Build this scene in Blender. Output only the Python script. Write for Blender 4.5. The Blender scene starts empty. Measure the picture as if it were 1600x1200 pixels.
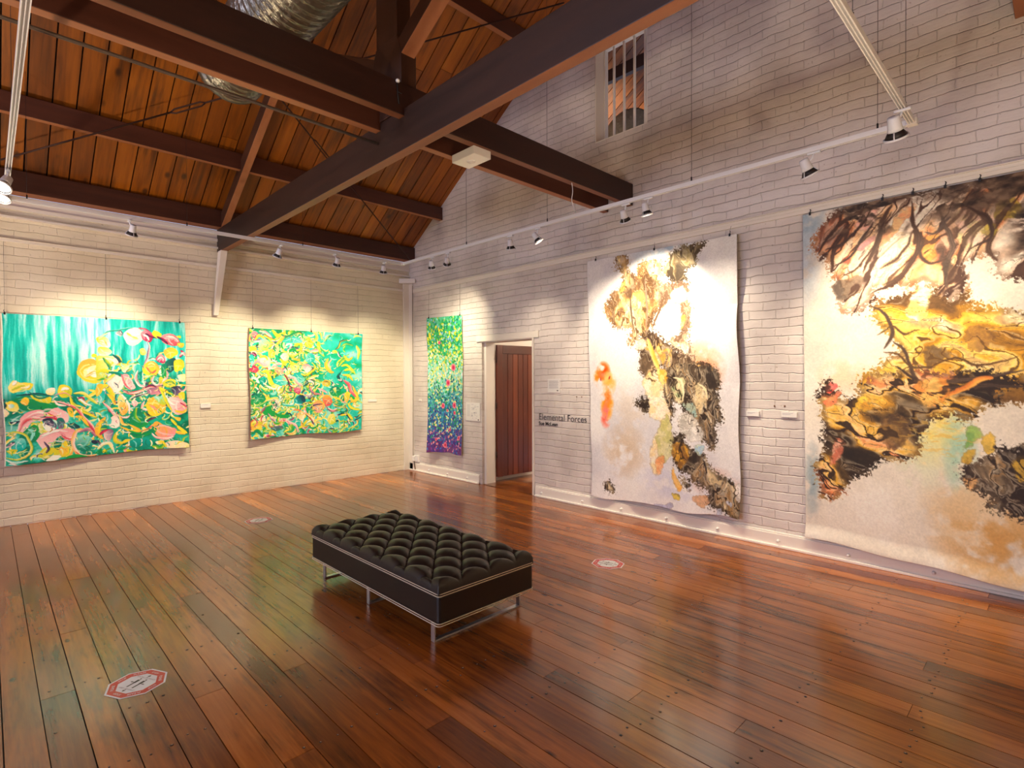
import bpy, bmesh, math, random
import numpy as np
from mathutils import Vector, Matrix, geometry
PI=math.pi
random.seed(7)
SC=bpy.context.scene
COL=SC.collection
XW,YW=5.337,8.063          # gable wall, eave wall
YO,XB=-0.72,-5.6           # opposite eave wall, far end wall
RY,RS=3.68,.665            # ridge line, roof slope
def roofz(y): return 3.765+RS*(YW-y) if y>RY else 3.765+RS*(YW-(2*RY-y))
# ------------------------------------------------------------------ nodes
def lin(c):
    return tuple(((v/255)/12.92 if v/255<=.04045 else ((v/255+.055)/1.055)**2.4) for v in c[:3])+(1,)
class NT:
    def __init__(s,name):
        s.m=bpy.data.materials.new(name); s.m.use_nodes=True; s.t=s.m.node_tree
        s.b=s.t.nodes['Principled BSDF']
    def n(s,typ,ins=None,**kw):
        o=s.t.nodes.new(typ)
        for k,v in kw.items(): setattr(o,k,v)
        for k,v in (ins or {}).items(): s.set(o.inputs[k],v)
        return o
    def set(s,i,v):
        if isinstance(v,bpy.types.NodeSocket): s.t.links.new(v,i)
        else: i.default_value=v
    def P(s,**kw):
        for k,v in kw.items(): s.set(s.b.inputs[k.replace('_',' ')],v)
        return s
    def noise(s,vec,scale,detail=3,rough=.5,dist=0):
        o=s.n('ShaderNodeTexNoise',{'Scale':scale,'Detail':detail,'Roughness':rough,'Distortion':dist})
        if vec is not None: s.t.links.new(vec,o.inputs['Vector'])
        return o.outputs['Fac']
    def mapv(s,vec,scale=(1,1,1),rot=(0,0,0),loc=(0,0,0)):
        o=s.n('ShaderNodeMapping',{'Scale':scale,'Rotation':rot,'Location':loc}); s.t.links.new(vec,o.inputs['Vector']); return o.outputs['Vector']
    def obj(s): return s.n('ShaderNodeTexCoord').outputs['Object']
    def attr(s,name): return s.n('ShaderNodeAttribute',attribute_name=name)
    def ramp(s,f,stops):
        o=s.n('ShaderNodeValToRGB'); e=o.color_ramp.elements
        while len(e)<len(stops): e.new(.5)
        for k,(p,c) in enumerate(stops):
            e[k].position=p; e[k].color=c if len(c)==4 else lin(c)
        s.t.links.new(f,o.inputs['Fac']); return o.outputs['Color']
    def mix(s,a,b,f,mode='MIX'):
        o=s.n('ShaderNodeMix',data_type='RGBA',blend_type=mode)
        s.set(o.inputs[0],f); s.set(o.inputs[6],a); s.set(o.inputs[7],b); return o.outputs[2]
    def math(s,op,a,b=0.,c=None):
        o=s.n('ShaderNodeMath',operation=op); s.set(o.inputs[0],a); s.set(o.inputs[1],b)
        if c is not None: s.set(o.inputs[2],c)
        return o.outputs[0]
    def bump(s,h,strength=.3,dist=.01,normal=None):
        o=s.n('ShaderNodeBump',{'Strength':strength,'Distance':dist,'Height':h})
        if normal is not None: s.t.links.new(normal,o.inputs['Normal'])
        return o.outputs['Normal']
    def rgb1(s,f): # grey multiplier
        o=s.n('ShaderNodeCombineColor'); 
        for k in range(3): s.t.links.new(f,o.inputs[k])
        return o.outputs[0]
def plain(name,c,rough=.5,metal=0,**kw):
    n=NT(name); n.P(Base_Color=lin(c),Roughness=rough,Metallic=metal)
    v=n.obj(); h=n.noise(v,60,3); n.P(Normal=n.bump(h,.08,.002))
    if kw: n.P(**kw)
    return n.m
def brick_mat(name,axis,rowh=.086,bw=.24,strength=.6,base=(222,213,206),low=(198,188,182)):
    n=NT(name); v=n.obj()
    sep=n.n('ShaderNodeSeparateXYZ'); n.t.links.new(v,sep.inputs[0])
    cmb=n.n('ShaderNodeCombineXYZ')
    wob=n.noise(v,2.2,3); wob2=n.noise(v,11,3)
    w=n.math('ADD',n.math('MULTIPLY',n.math('SUBTRACT',wob,.5),.05),n.math('MULTIPLY',n.math('SUBTRACT',wob2,.5),.022))
    n.t.links.new(n.math('ADD',sep.outputs[axis],w),cmb.inputs[0])
    n.t.links.new(n.math('ADD',sep.outputs[2],w),cmb.inputs[1])
    br=n.n('ShaderNodeTexBrick',{'Scale':1.,'Mortar Size':.0045,'Mortar Smooth':1.,'Bias':0.,'Brick Width':bw,'Row Height':rowh,'Color1':(1,1,1,1),'Color2':(.55,.55,.55,1),'Mortar':(0,0,0,1)},offset=.5,offset_frequency=2)
    n.t.links.new(cmb.outputs[0],br.inputs['Vector'])
    mort=n.math('SUBTRACT',1.,br.outputs['Fac'])
    vary=n.noise(v,1.3,4)
    # joints are filled with paint to a varying depth
    depth=n.math('MULTIPLY',mort,n.math('ADD',.1,n.math('MULTIPLY',vary,.9)))
    h=n.math('ADD',depth,n.math('MULTIPLY',n.noise(v,22,5,.6),.5))
    fr=n.math('ABSOLUTE',n.math('SUBTRACT',n.math('FRACT',n.math('MULTIPLY',n.math('ADD',sep.outputs[2],w),1/rowh)),.5))
    course=n.ramp(fr,[(.42,(0,0,0,1)),(.5,(1,1,1,1))]); cs=n.n('ShaderNodeSeparateColor'); n.t.links.new(course,cs.inputs[0])
    h=n.math('SUBTRACT',h,n.math('MULTIPLY',cs.outputs[0],n.math('ADD',.15,n.math('MULTIPLY',n.noise(v,3.,3),1.1))))
    sepc=n.n('ShaderNodeSeparateColor'); n.t.links.new(br.outputs['Color'],sepc.inputs[0])
    h=n.math('ADD',h,n.math('MULTIPLY',sepc.outputs[0],.4))
    st=n.mapv(v,(1,1,9)); h=n.math('ADD',h,n.math('MULTIPLY',n.noise(st,5,4,.6),.45))
    col=n.mix(lin(low),lin(base),n.ramp(n.noise(v,1.7,5),[(.35,(0,0,0,1)),(.6,(1,1,1,1))]))
    pit=n.ramp(n.noise(v,34,2,.5),[(.27,(1,1,1,1)),(.3,(0,0,0,1))])
    col=n.mix(col,lin((150,132,118)),n.math('MULTIPLY',pit,.5))
    n.P(Base_Color=col,Roughness=.62,Normal=n.bump(h,strength,.0075)); return n.m
def wood_mat(name,stops,rough=.5,grain=(2,26,26),attr='bc',bumps=.25,coat=0,spec=.5,knots=True,vs=.5,streak=False):
    """boards: 'bc' colour attribute holds per board random (r: tone, g,b: offsets)"""
    n=NT(name); v=n.obj(); a=n.attr(attr)
    off=n.n('ShaderNodeVectorMath',operation='MULTIPLY_ADD'); n.t.links.new(a.outputs['Vector'],off.inputs[0])
    off.inputs[1].default_value=(17,31,23); n.t.links.new(n.mapv(v,grain),off.inputs[2]); vec=off.outputs[0]
    g=n.noise(vec,1.,6,.62,.6)
    g2=n.noise(n.mapv(vec,(.25,.25,.25)),1.,3,.5,1.)
    sepc=n.n('ShaderNodeSeparateColor'); n.t.links.new(a.outputs['Color'],sepc.inputs[0])
    f=n.math('ADD',n.math('MULTIPLY',g,.45),n.math('ADD',n.math('MULTIPLY',g2,.35),n.math('MULTIPLY',sepc.outputs[0],vs)))
    f=n.math('MULTIPLY',f,1/(.8+vs)*1.0)
    col=n.ramp(f,stops)
    if knots:
        off2=n.n('ShaderNodeVectorMath',operation='MULTIPLY_ADD'); n.t.links.new(a.outputs['Vector'],off2.inputs[0]); off2.inputs[1].default_value=(9,7,5)
        sc=[1. if q>8 else .55 for q in grain]; n.t.links.new(n.mapv(v,tuple(3*q for q in sc)),off2.inputs[2])
        vo=n.n('ShaderNodeTexVoronoi',{'Scale':1.}); n.t.links.new(off2.outputs[0],vo.inputs['Vector'])
        k=n.ramp(vo.outputs['Distance'],[(.05,(1,1,1,1)),(.11,(0,0,0,1))])
        col=n.mix(col,lin((35,18,8)),n.math('MULTIPLY',k,.8))
    if streak:
        s_=n.ramp(n.math('ADD',n.math('MULTIPLY',n.noise(n.mapv(v,(16,1.,1.)),1.,5,.65),.6),n.math('MULTIPLY',n.noise(v,1.1,3),.4)),[(.50,(0,0,0,1)),(.64,(1,1,1,1))]); col=n.mix(col,lin((40,20,9)),n.math('MULTIPLY',s_,.7))
    n.P(Base_Color=col,Roughness=n.math('ADD',rough-.05,n.math('MULTIPLY',g,.12)),Normal=n.bump(n.math('ADD',g,n.math('MULTIPLY',n.noise(v,6,3),.6)),bumps,.004))
    n.b.inputs['Specular IOR Level'].default_value=spec
    if coat: n.P(Coat_Weight=coat,Coat_Roughness=.12)
    return n.m
# ------------------------------------------------------------------ meshes
class MB:
    def __init__(s): s.v=[]; s.f=[]; s.mi=[]; s.c=[]; s.sm=[]
    def add(s,vs,fs,mi=0,c=None,sm=False):
        k=len(s.v); s.v+= [tuple(q) for q in vs]; s.c+=[c or (.5,.5,.5)]*len(vs)
        for f in fs: s.f.append([k+i for i in f]); s.mi.append(mi); s.sm.append(sm)
        return s
    def box(s,x0,x1,y0,y1,z0,z1,mi=0,c=None,M=None):
        vs=[Vector((x,y,z)) for z in (z0,z1) for y in (y0,y1) for x in (x0,x1)]
        if M is not None: vs=[M@q for q in vs]
        return s.add(vs,[(0,2,3,1),(4,5,7,6),(0,1,5,4),(2,6,7,3),(0,4,6,2),(1,3,7,5)],mi,c)
    def bar(s,a,b,w,h,up=(0,0,1),mi=0,c=None):
        """box along a-b; w across, h along up; a,b on centre line"""
        a=Vector(a);b=Vector(b);d=(b-a).normalized(); u=Vector(up); r=d.cross(u).normalized(); u=r.cross(d)
        vs=[]
        for q in (a,b):
            for (i,j) in ((-1,-1),(1,-1),(1,1),(-1,1)): vs.append(q+r*w/2*i+u*h/2*j)
        return s.add(vs,[(0,1,2,3),(7,6,5,4),(0,4,5,1),(1,5,6,2),(2,6,7,3),(3,7,4,0)],mi,c)
    def tube(s,pts,r,n=10,mi=0,cap=True,sm=True):
        pts=[Vector(q) for q in pts]; rs=r if hasattr(r,'__len__') else [r]*len(pts)
        vs=[]; d0=(pts[1]-pts[0]).normalized(); u=d0.orthogonal().normalized()
        for i,q in enumerate(pts):
            d=((pts[min(i+1,len(pts)-1)]-pts[max(i-1,0)])).normalized(); u=(u-d*u.dot(d)).normalized(); w=d.cross(u)
            for k in range(n):
                a=2*PI*k/n; vs.append(q+(u*math.cos(a)+w*math.sin(a))*rs[i])
        fs=[]
        for i in range(len(pts)-1):
            for k in range(n): fs.append((i*n+k,i*n+(k+1)%n,(i+1)*n+(k+1)%n,(i+1)*n+k))
        s.add(vs,fs,mi,None,sm)
        if cap:
            k=len(s.v)-len(vs)
            s.f.append([k+i for i in range(n)][::-1]); s.mi.append(mi); s.sm.append(False)
            s.f.append([k+(len(pts)-1)*n+i for i in range(n)]); s.mi.append(mi); s.sm.append(False)
        return s
    def lathe(s,prof,M=None,n=32,mi=0,a0=0,a1=2*PI,sm=True):
        M=M or Matrix(); full=abs(a1-a0-2*PI)<1e-6; m=n if full else n+1; vs=[]
        for (r,z) in prof:
            for k in range(m):
                a=a0+(a1-a0)*k/n; vs.append(M@Vector((r*math.cos(a),r*math.sin(a),z)))
        fs=[]
        for i in range(len(prof)-1):
            for k in range(n): 
                k2=(k+1)%m; fs.append((i*m+k,i*m+k2,(i+1)*m+k2,(i+1)*m+k))
        return s.add(vs,fs,mi,None,sm)
    def build(s,name,mat,parent=None,bev=0,loc=None):
        me=bpy.data.meshes.new(name); 
        me.from_pydata([tuple(q) for q in s.v],[],s.f)
        for m in (mat if isinstance(mat,(list,tuple)) else [mat]): me.materials.append(m)
        me.polygons.foreach_set('material_index',s.mi); me.polygons.foreach_set('use_smooth',s.sm)
        ca=me.color_attributes.new('bc','FLOAT_COLOR','POINT')
        ca.data.foreach_set('color',np.array([(*c,1) for c in s.c],np.float32).ravel())
        me.validate(); me.update()
        o=bpy.data.objects.new(name,me); COL.objects.link(o)
        if parent is not None: o.parent=parent
        if bev:
            b=o.modifiers.new('Bevel','BEVEL'); b.width=bev; b.segments=2; b.limit_method='ANGLE'; b.angle_limit=.6
        return o
def empty(name,loc=(0,0,0)):
    o=bpy.data.objects.new(name,None); COL.objects.link(o); o.location=loc; o.empty_display_size=.1
    return o
def tag(o,label,cat,group=None,kind=None):
    o['label']=label; o['category']=cat
    if group: o['group']=group
    if kind: o['kind']=kind
    return o
def struct(o): o['kind']='structure'; return o
def rebase(root,loc):
    """put the thing's origin at its base; children keep their world places"""
    root.location=loc
    for c in root.children: c.matrix_parent_inverse=Matrix.Translation(-Vector(loc))
def rc(): return (random.random(),random.random(),random.random())
def wallmesh(outer,holes,x0,x1,axis='x'):
    """plane polygon with holes extruded from x0 (room face) to x1; points are (h,z)"""
    loops=[outer]+holes; flat=[]; 
    tri=geometry.tessellate_polygon([[Vector((a,b,0)) for a,b in l] for l in loops])
    for l in loops: flat+=l
    def pt(a,b,x): return (x,a,b) if axis=='x' else (a,x,b)
    N=len(flat); m=MB(); m.v=[pt(a,b,x0) for a,b in flat]+[pt(a,b,x1) for a,b in flat]; m.c=[(.5,.5,.5)]*2*N
    for t in tri: m.f.append(list(t)); m.f.append([i+N for i in t][::-1])
    k=0
    for l in loops:
        L=len(l)
        for i in range(L): m.f.append([k+i,k+(i+1)%L,k+(i+1)%L+N,k+i+N])
        k+=L
    m.mi=[0]*len(m.f); m.sm=[False]*len(m.f); return m
def fixn(o):
    bm=bmesh.new(); bm.from_mesh(o.data); bmesh.ops.recalc_face_normals(bm,faces=bm.faces); bm.to_mesh(o.data); bm.free(); return o
# ------------------------------------------------------------------ materials
M={}
M['brickR']=brick_mat('painted_brick_gable',1,strength=.75)
M['brickL']=brick_mat('painted_brick_eave',0,rowh=.09,strength=.62,base=(232,221,198),low=(216,203,178))
M['white']=plain('white_gloss_paint',(230,222,210),.4)
M['skirt']=plain('white_skirting_paint',(244,238,228),.35)
M['white2']=plain('white_enamel',(235,233,230),.3)
M['trackm']=plain('white_track_metal',(228,226,226),.35)
M['ceil']=wood_mat('ceiling_boards',[(.18,(54,26,4)),(.4,(116,60,6)),(.62,(158,88,10)),(.85,(190,118,24))],.42,grain=(22,1.3,1.3),bumps=.2,vs=.35,streak=True)
M['dark']=plain('dark_gap',(22,12,7),.9)
M['beam']=wood_mat('dark_stained_timber',[(.2,(30,15,8)),(.5,(60,32,17)),(.8,(98,58,34))],.5,grain=(9,1.2,9),bumps=.35,knots=False)
M['beamx']=wood_mat('dark_stained_joist_timber',[(.2,(32,15,10)),(.5,(60,28,17)),(.8,(92,48,30))],.48,grain=(1.2,12,12),bumps=.35,knots=False)
M['beamz']=wood_mat('dark_post_timber',[(.2,(24,13,8)),(.5,(44,24,14)),(.8,(70,40,24))],.5,grain=(12,12,1.2),bumps=.35,knots=False)
M['door']=wood_mat('red_brown_door_timber',[(.2,(62,24,10)),(.5,(96,40,18)),(.8,(128,60,28))],.32,grain=(16,16,1.2),bumps=.1,knots=False)
M['steel']=plain('brown_iron_rod',(60,34,24),.6,.4)
M['galv']=plain('grey_conduit',(112,100,92),.45,.5)
M['cable']=plain('black_cable',(20,18,18),.6)
M['wire']=plain('fine_grey_wire',(120,108,96),.5,.3)
M['chrome']=plain('brushed_chrome',(214,214,220),.38,1)
M['clip']=plain('black_clip',(28,26,26),.4,.3)
M['rim']=plain('lamp_white',(222,222,228),.35)
M['lampdark']=plain('lamp_dark_reflector',(34,28,28),.5,.2)
n=NT('lit_bulb'); n.P(Base_Color=(1,.9,.75,1)); n.b.inputs['Emission Color'].default_value=(1,.83,.6,1); n.b.inputs['Emission Strength'].default_value=22; M['bulb']=n.m
M['label']=plain('white_card',(232,228,222),.6)
M['ink']=plain('dark_grey_vinyl',(52,46,42),.6)
M['grey']=plain('pale_grey_print',(168,166,172),.6)
M['cream']=plain('cream_piping',(214,202,176),.5)
n=NT('black_leather'); v=n.obj(); h=n.n('ShaderNodeTexVoronoi',{'Scale':260.}); n.t.links.new(v,h.inputs['Vector'])
n.P(Base_Color=n.mix(lin((24,18,14)),lin((34,26,20)),n.noise(v,9,3)),Roughness=.42,Normal=n.bump(n.math('ADD',h.outputs['Distance'],n.math('MULTIPLY',n.noise(v,30,3),1.5)),.12,.002)); M['leather']=n.m
M['sred']=plain('sticker_red',(196,48,42),.35); M['swhite']=plain('sticker_white',(226,230,236),.35); M['sblack']=plain('sticker_black',(36,38,40),.4)
# duct: spiral-ribbed galvanised foil
n=NT('crinkled_duct_foil'); v=n.obj()
h=n.n('ShaderNodeTexVoronoi',{'Scale':26.},feature='F1'); n.t.links.new(n.mapv(v,(1,1.6,1)),h.inputs['Vector'])
n.P(Base_Color=n.mix(lin((112,108,96)),lin((160,156,142)),n.noise(v,12,4)),Metallic=.85,Roughness=.34,Normal=n.bump(n.math('ADD',h.outputs['Distance'],n.noise(v,40,3)),.5,.01)); M['duct']=n.m
# floor
n=NT('varnished_pine_floor'); v=n.obj(); a=n.attr('bc')
off=n.n('ShaderNodeVectorMath',operation='MULTIPLY_ADD'); n.t.links.new(a.outputs['Vector'],off.inputs[0]); off.inputs[1].default_value=(17,31,23)
n.t.links.new(n.mapv(v,(34,1.8,1)),off.inputs[2]); vec=off.outputs[0]
g=n.noise(vec,1.,6,.65,.25); g2=n.noise(n.mapv(vec,(.2,.35,1)),1.,3,.5,.2)
sc=n.n('ShaderNodeSeparateColor'); n.t.links.new(a.outputs['Color'],sc.inputs[0])
f=n.math('MULTIPLY',n.math('ADD',n.math('MULTIPLY',g,.45),n.math('ADD',n.math('MULTIPLY',g2,.32),n.math('MULTIPLY',sc.outputs[0],.36))),1/1.13)
col=n.ramp(f,[(.22,(72,34,10)),(.4,(124,66,22)),(.58,(168,96,34)),(.8,(202,128,54))])
# worn dark patches and stains of the old boards
stain=n.ramp(n.math('ADD',n.math('MULTIPLY',n.noise(n.mapv(v,(2.2,.7,1)),1.5,4,.6),.6),n.math('MULTIPLY',n.noise(n.mapv(v,(26,1.6,1)),1.,5,.65),.4)),[(.5,(0,0,0,1)),(.63,(1,1,1,1))])
col=n.mix(col,n.mix(col,lin((38,24,16)),.72),stain)
kn=n.n('ShaderNodeTexVoronoi',{'Scale':1.}); 
o2=n.n('ShaderNodeVectorMath',operation='MULTIPLY_ADD'); n.t.links.new(a.outputs['Vector'],o2.inputs[0]); o2.inputs[1].default_value=(9,7,0); n.t.links.new(n.mapv(v,(5.5,2.2,0)),o2.inputs[2]); n.t.links.new(o2.outputs[0],kn.inputs['Vector'])
k=n.ramp(kn.outputs['Distance'],[(.035,(1,1,1,1)),(.09,(0,0,0,1))]); col=n.mix(col,lin((30,14,7)),n.math('MULTIPLY',k,.75))
sc1=n.ramp(n.noise(n.mapv(v,(90,6,1),rot=(0,0,.9)),1.,2,.5,1.5),[(.70,(0,0,0,1)),(.76,(1,1,1,1))])
rough=n.math('ADD',.20,n.math('ADD',n.math('MULTIPLY',n.noise(v,2.5,2),.08),n.math('MULTIPLY',sc1,.0)))
hh=n.math('ADD',n.math('MULTIPLY',g,.25),n.math('ADD',n.math('MULTIPLY',n.noise(n.mapv(v,(3,1,1)),2.2,1),1.2),n.math('MULTIPLY',n.noise(n.mapv(v,(60,5,1)),1.,3),.25)))
n.P(Base_Color=col,Roughness=rough,Normal=n.bump(hh,.22,.006),Coat_Weight=.35,Coat_Roughness=.1); n.b.inputs['Specular IOR Level'].default_value=.55
M['floor']=n.m
M['nail']=plain('floor_nail_hole',(26,14,8),.6); M['nail2']=plain('nail_filler_speck',(190,160,120),.5)
# ------------------------------------------------------------------ floor
m=MB(); bw=.1385; x=XB-.02; k0=math.floor((XB-.178)/bw); rng=random.Random(3)
m.box(XB-.1,XW+.9,YO-.05,YW+.05,-.08,-.02,1)
kk=k0; nails=MB()
while .178+kk*bw<XW+1.6:
    xa=.178+kk*bw; xb=xa+bw-rng.choice([.004,.0045,.0052,.004]); xa=max(xa,XB)
    y=YO-rng.random()*2
    while y<YW:
        L=rng.uniform(1.6,4.4); y1=y+L; ya,yb=max(y,YO),min(y1-.002,YW)
        if xa>XW-.02: ya,yb=max(ya,1.0),min(yb,YW)
        if yb-ya>.02:
            c=(min(1,max(0,rng.gauss(.5,.27))),rng.random(),rng.random()); dz=rng.uniform(-.0008,.0004)
            m.box(xa,xb,ya,yb,-.02,dz,0,c)
        y=y1
    # nail heads at joist lines
    if xa>-1 and xa<XW:
        for j in range(0,22):
            yy=YO+.3+j*.45+rng.uniform(-.02,.02)
            if yy>5.2: continue
            for fx in (.25,.75):
                if rng.random()<.72:
                    px,py=xa+bw*fx+rng.uniform(-.008,.008),yy+rng.uniform(-.02,.02); r=rng.uniform(.0028,.0055)
                    if px>XW-.03: continue
                    nails.lathe([(.0001,.0012),(r*1.35,.0011),(r*1.5,.0002)],Matrix.Translation((px,py,0)),8,0)
                    if rng.random()<.75: nails.lathe([(.0001,.0019),(r*.6,.0017),(r*.7,.001)],Matrix.Translation((px+r*.3,py+r*.3,0)),6,1)
    kk+=1
floor=struct(m.build('floor',[M['floor'],M['dark']]))
na=nails.build('nail_heads',[M['nail'],M['nail2']],floor); na['kind']='stuff'
# ------------------------------------------------------------------ walls
def rect(a,b,c,d): return [(a,c),(b,c),(b,d),(a,d)]
gable=[(YO,0),(YW,0),(YW,roofz(YW)),(RY,roofz(RY)),(YO,roofz(YO))]
DY0,DY1,DZ=5.06,6.13,2.15
WY0,WY1,WZ0,WZ1=3.292,4.018,4.445,5.66
gable=[(YO,0),(DY0,0),(DY0,DZ),(DY1,DZ),(DY1,0),(YW,0),(YW,roofz(YW)),(RY,roofz(RY)),(YO,roofz(YO))]
wr=struct(fixn(wallmesh(gable,[rect(WY0,WY1,WZ0,WZ1)],XW,XW+.235).build('wall_right',M['brickR'])))
wl=struct(fixn(wallmesh([(XB,0),(XW,0),(XW,3.62),(XB,3.62)],[],YW,YW+.25,'y').build('wall_left',M['brickL'])))
# far end wall and camera side wall with windows (daylight)
hb=[rect(1.0,2.6,1.0,2.9),rect(4.6,6.2,1.0,2.9),rect(2.9,4.3,4.2,5.6)]
wb=struct(fixn(wallmesh([(YO,0),(YW,0),(YW,roofz(YW)),(RY,roofz(RY)),(YO,roofz(YO))],hb,XB,XB-.25).build('wall_back',M['brickR'])))
wn=struct(fixn(wallmesh([(XB,0),(XW,0),(XW,3.62),(XB,3.62)],[],YO,YO-.25,'y').build('wall_near',M['brickL'])))
# upper board strips of the eave wall: capping and ledges above the picture rail
m=MB(); m.box(XB,XW,YW-.035,YW,3.46,3.5); m.box(XB,XW,YW-.055,YW,3.36,3.385); m.box(XB,XW,YW-.012,YW,3.5,3.615)
struct(m.build('trim_1',M['white'],bev=.003))
m=MB(); m.box(XB,XW-.11,YW-.022,YW,3.105,3.135); m.box(XB,XW-.11,YW-.032,YW,3.135,3.143)
struct(m.build('trim_2',M['white'],bev=.003))
m=MB(); m.box(XW-.022,XW,YO,YW-.12,3.075,3.135); m.box(XW-.034,XW,YO,YW-.12,3.135,3.145); m.box(XW-.026,XW,YO,YW-.12,3.104,3.108)
struct(m.build('trim_3',M['white'],bev=.003))
# corner post casing
m=MB(); m.box(XW-.13,XW,YW-.03,YW,.0,3.24); m.box(XW-.028,XW,YW-.13,YW-.03,.0,3.24)
for z in (.45,1.0,1.5,2.05,2.6): m.lathe([(.0001,.006),(.009,.004),(.01,0)],Matrix.Translation((XW-.065,YW-.03,z))@Matrix.Rotation(PI/2,4,'X'),10)
struct(m.build('trim_4',M['white'],bev=.004))
m=MB(); m.add([(XW-.22,YW-.02,3.24),(XW-.02,YW-.22,3.24),(XW,YW,3.24),(XW-.22,YW-.02,3.32),(XW-.02,YW-.22,3.32),(XW,YW,3.32)],[(0,1,2),(5,4,3),(0,3,4,1),(1,4,5,2),(2,5,3,0)])
struct(m.build('trim_5',M['white'],bev=.004))
# baseboard on the gable wall
m=MB()
for a,b in ((YO,DY0-.045),(DY1+.05,YW-.03)):
    m.box(XW-.028,XW,a,b,0,.125); m.box(XW-.02,XW,a,b,.125,.14); m.box(XW-.05,XW,a,b,0,.022)
bb=struct(m.build('baseboard_right',M['skirt'],bev=.004))
for i,(yy) in enumerate([7.45,6.95,6.45,4.895,4.202,3.625,3.045,2.468,1.881,1.304,.72,.15]):
    q=MB(); q.lathe([(.0001,.028),(.008,.028),(.011,.024),(.010,.012),(.014,.006),(.015,0)],Matrix.Translation((XW-.028,yy,.062))@Matrix.Rotation(-PI/2,4,'Y'),14)
    o=q.build('door_stop' if 0 else 'rubber_stud',M['white2']); tag(o,'x','stud',group='small white studs along the skirting board')
    o['_y']=yy
SK=[o for o in COL.objects if o.name.startswith('rubber_stud')]
for o,t in zip(SK,['under the left side of the tall green and violet painting','under the right side of the tall green and violet painting','just left of the doorway','just right of the doorway below the wall lettering',
  'at bottom left corner of the white and gold painting','below the left half of the white and gold painting','below the middle of the white and gold painting','below the right half of the white and gold painting','in the gap between the two big paintings',
  'near the bottom left corner of the largest painting','below the curling edge of the largest painting','at the right end of the skirting under the largest painting']):
    o['label']=('small white stud on skirting '+t); del o['_y']
# ------------------------------------------------------------------ roof lining (boards) : ceiling
def slope_pt(side,X,s,off):
    """s: horizontal run from the eave wall line, off: distance under the roof plane"""
    y=YW-s if side>0 else YO+s
    nz=1/math.hypot(1,RS); ny=RS*nz
    return Vector((X,y-ny*off*side*1.0 if side>0 else y+ny*off, 3.765+RS*s-nz*off))
for side in (1,-1):
    m=MB(); S0,S1=-.12,YW-RY
    def slab(xa,xb,s0,s1,o0,o1,mi,c):
        vs=[slope_pt(side,X,s,o) for o in (o1,o0) for s in (s0,s1) for X in (xa,xb)]
        m.add(vs,[(0,2,3,1),(4,5,7,6),(0,1,5,4),(2,6,7,3),(0,4,6,2),(1,3,7,5)],mi,c)
    slab(XB-.2,XW+4.5,S0,S1,-.08,-.03,1,None)
    X=.127-.19*31; 
    while X<XW+4.4:
        c=(min(1,max(0,random.gauss(.5,.22))),random.random(),random.random())
        cut=random.uniform(1.0,4.2) if random.random()<.45 else None
        for s0,s1 in ([(S0,cut-.004),(cut,S1)] if cut else [(S0,S1)]):
            slab(X+.007,X+.19-.006,s0,s1,-.03,random.uniform(-.003,.003),0,c)
            c=(min(1,max(0,random.gauss(.5,.22))),random.random(),random.random())
        X+=.19
    struct(m.build('ceiling',[M['ceil'],M['dark']]))
# ------------------------------------------------------------------ roof timbers
M['under']=wood_mat('underside_painted_bounce',[(.2,(112,66,40)),(.5,(156,98,62)),(.8,(190,130,88))],.5,grain=(9,1.2,9),bumps=.2,knots=False)  # paler underside colours hold the warm light bounced up from the floor
M['underx']=wood_mat('underside_painted_bounce_long',[(.2,(92,52,30)),(.5,(140,84,52)),(.8,(176,114,74))],.5,grain=(1.2,12,12),bumps=.2,knots=False)
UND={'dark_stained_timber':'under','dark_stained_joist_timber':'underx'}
def timber(name,fn,mat,label,cat='beam',group=None,base=None,bev=.006):
    m=MB(); fn(m)
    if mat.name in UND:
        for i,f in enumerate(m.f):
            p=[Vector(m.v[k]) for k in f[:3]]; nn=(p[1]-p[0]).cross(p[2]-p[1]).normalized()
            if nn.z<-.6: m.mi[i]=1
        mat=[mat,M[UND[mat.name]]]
    o=m.build(name,mat,bev=bev); tag(o,label,cat,group); return o
def tie(m,x):
    pr=[(YO+.003,3.318),(YW-.003,3.318),(YW-.003,3.626),(3.897,3.626),(3.897,3.569),(3.818,3.569),(3.818,3.626),(3.557,3.626),(3.557,3.569),(3.478,3.569),(3.478,3.626),(YO+.003,3.626)]; n=len(pr); c=rc()
    tr=geometry.tessellate_polygon([[Vector((p[0],p[1],0)) for p in pr]])
    vs=[(x,p[0],p[1]) for p in pr]+[(x+.085,p[0],p[1]) for p in pr]
    ts=[]
    for t in tr:
        A,B,C=[Vector(vs[i]) for i in t]; nx=(B-A).cross(C-A).x
        t=tuple(t) if nx<0 else tuple(t)[::-1]; ts.append(t); ts.append(tuple(i+n for i in t[::-1]))
    m.add(vs,ts+[(i,(i+1)%n,(i+1)%n+n,i+n) for i in range(n)],0,c)
def lnk(m,x0,x1,y0,y1,z0,z1): m.box(x0,x1,y0,y1,z0,z1,0,rc())
TX=2.266
timber('tie_beam',lambda m:tie(m,TX),M['beam'],'long dark timber tie beam crossing the room from the left wall to the upper right',group=None)
timber('tie_beam',lambda m:tie(m,TX-3.05),M['beam'],'dark timber tie beam parallel to the one seen, nearer the far end wall')
def j(m,y0,y1,zb,zt): lnk(m,XB+.003,TX-.002,y0,y1,zb,zt); 
timber('ceiling_joist',lambda m:lnk(m,XB+.003,XW-.003,3.48,3.555,3.57,3.815),M['beamx'],'dark timber joist on the tie beam, nearer of the pair running to the gable','beam','pair of joists on the tie beam')
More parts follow.
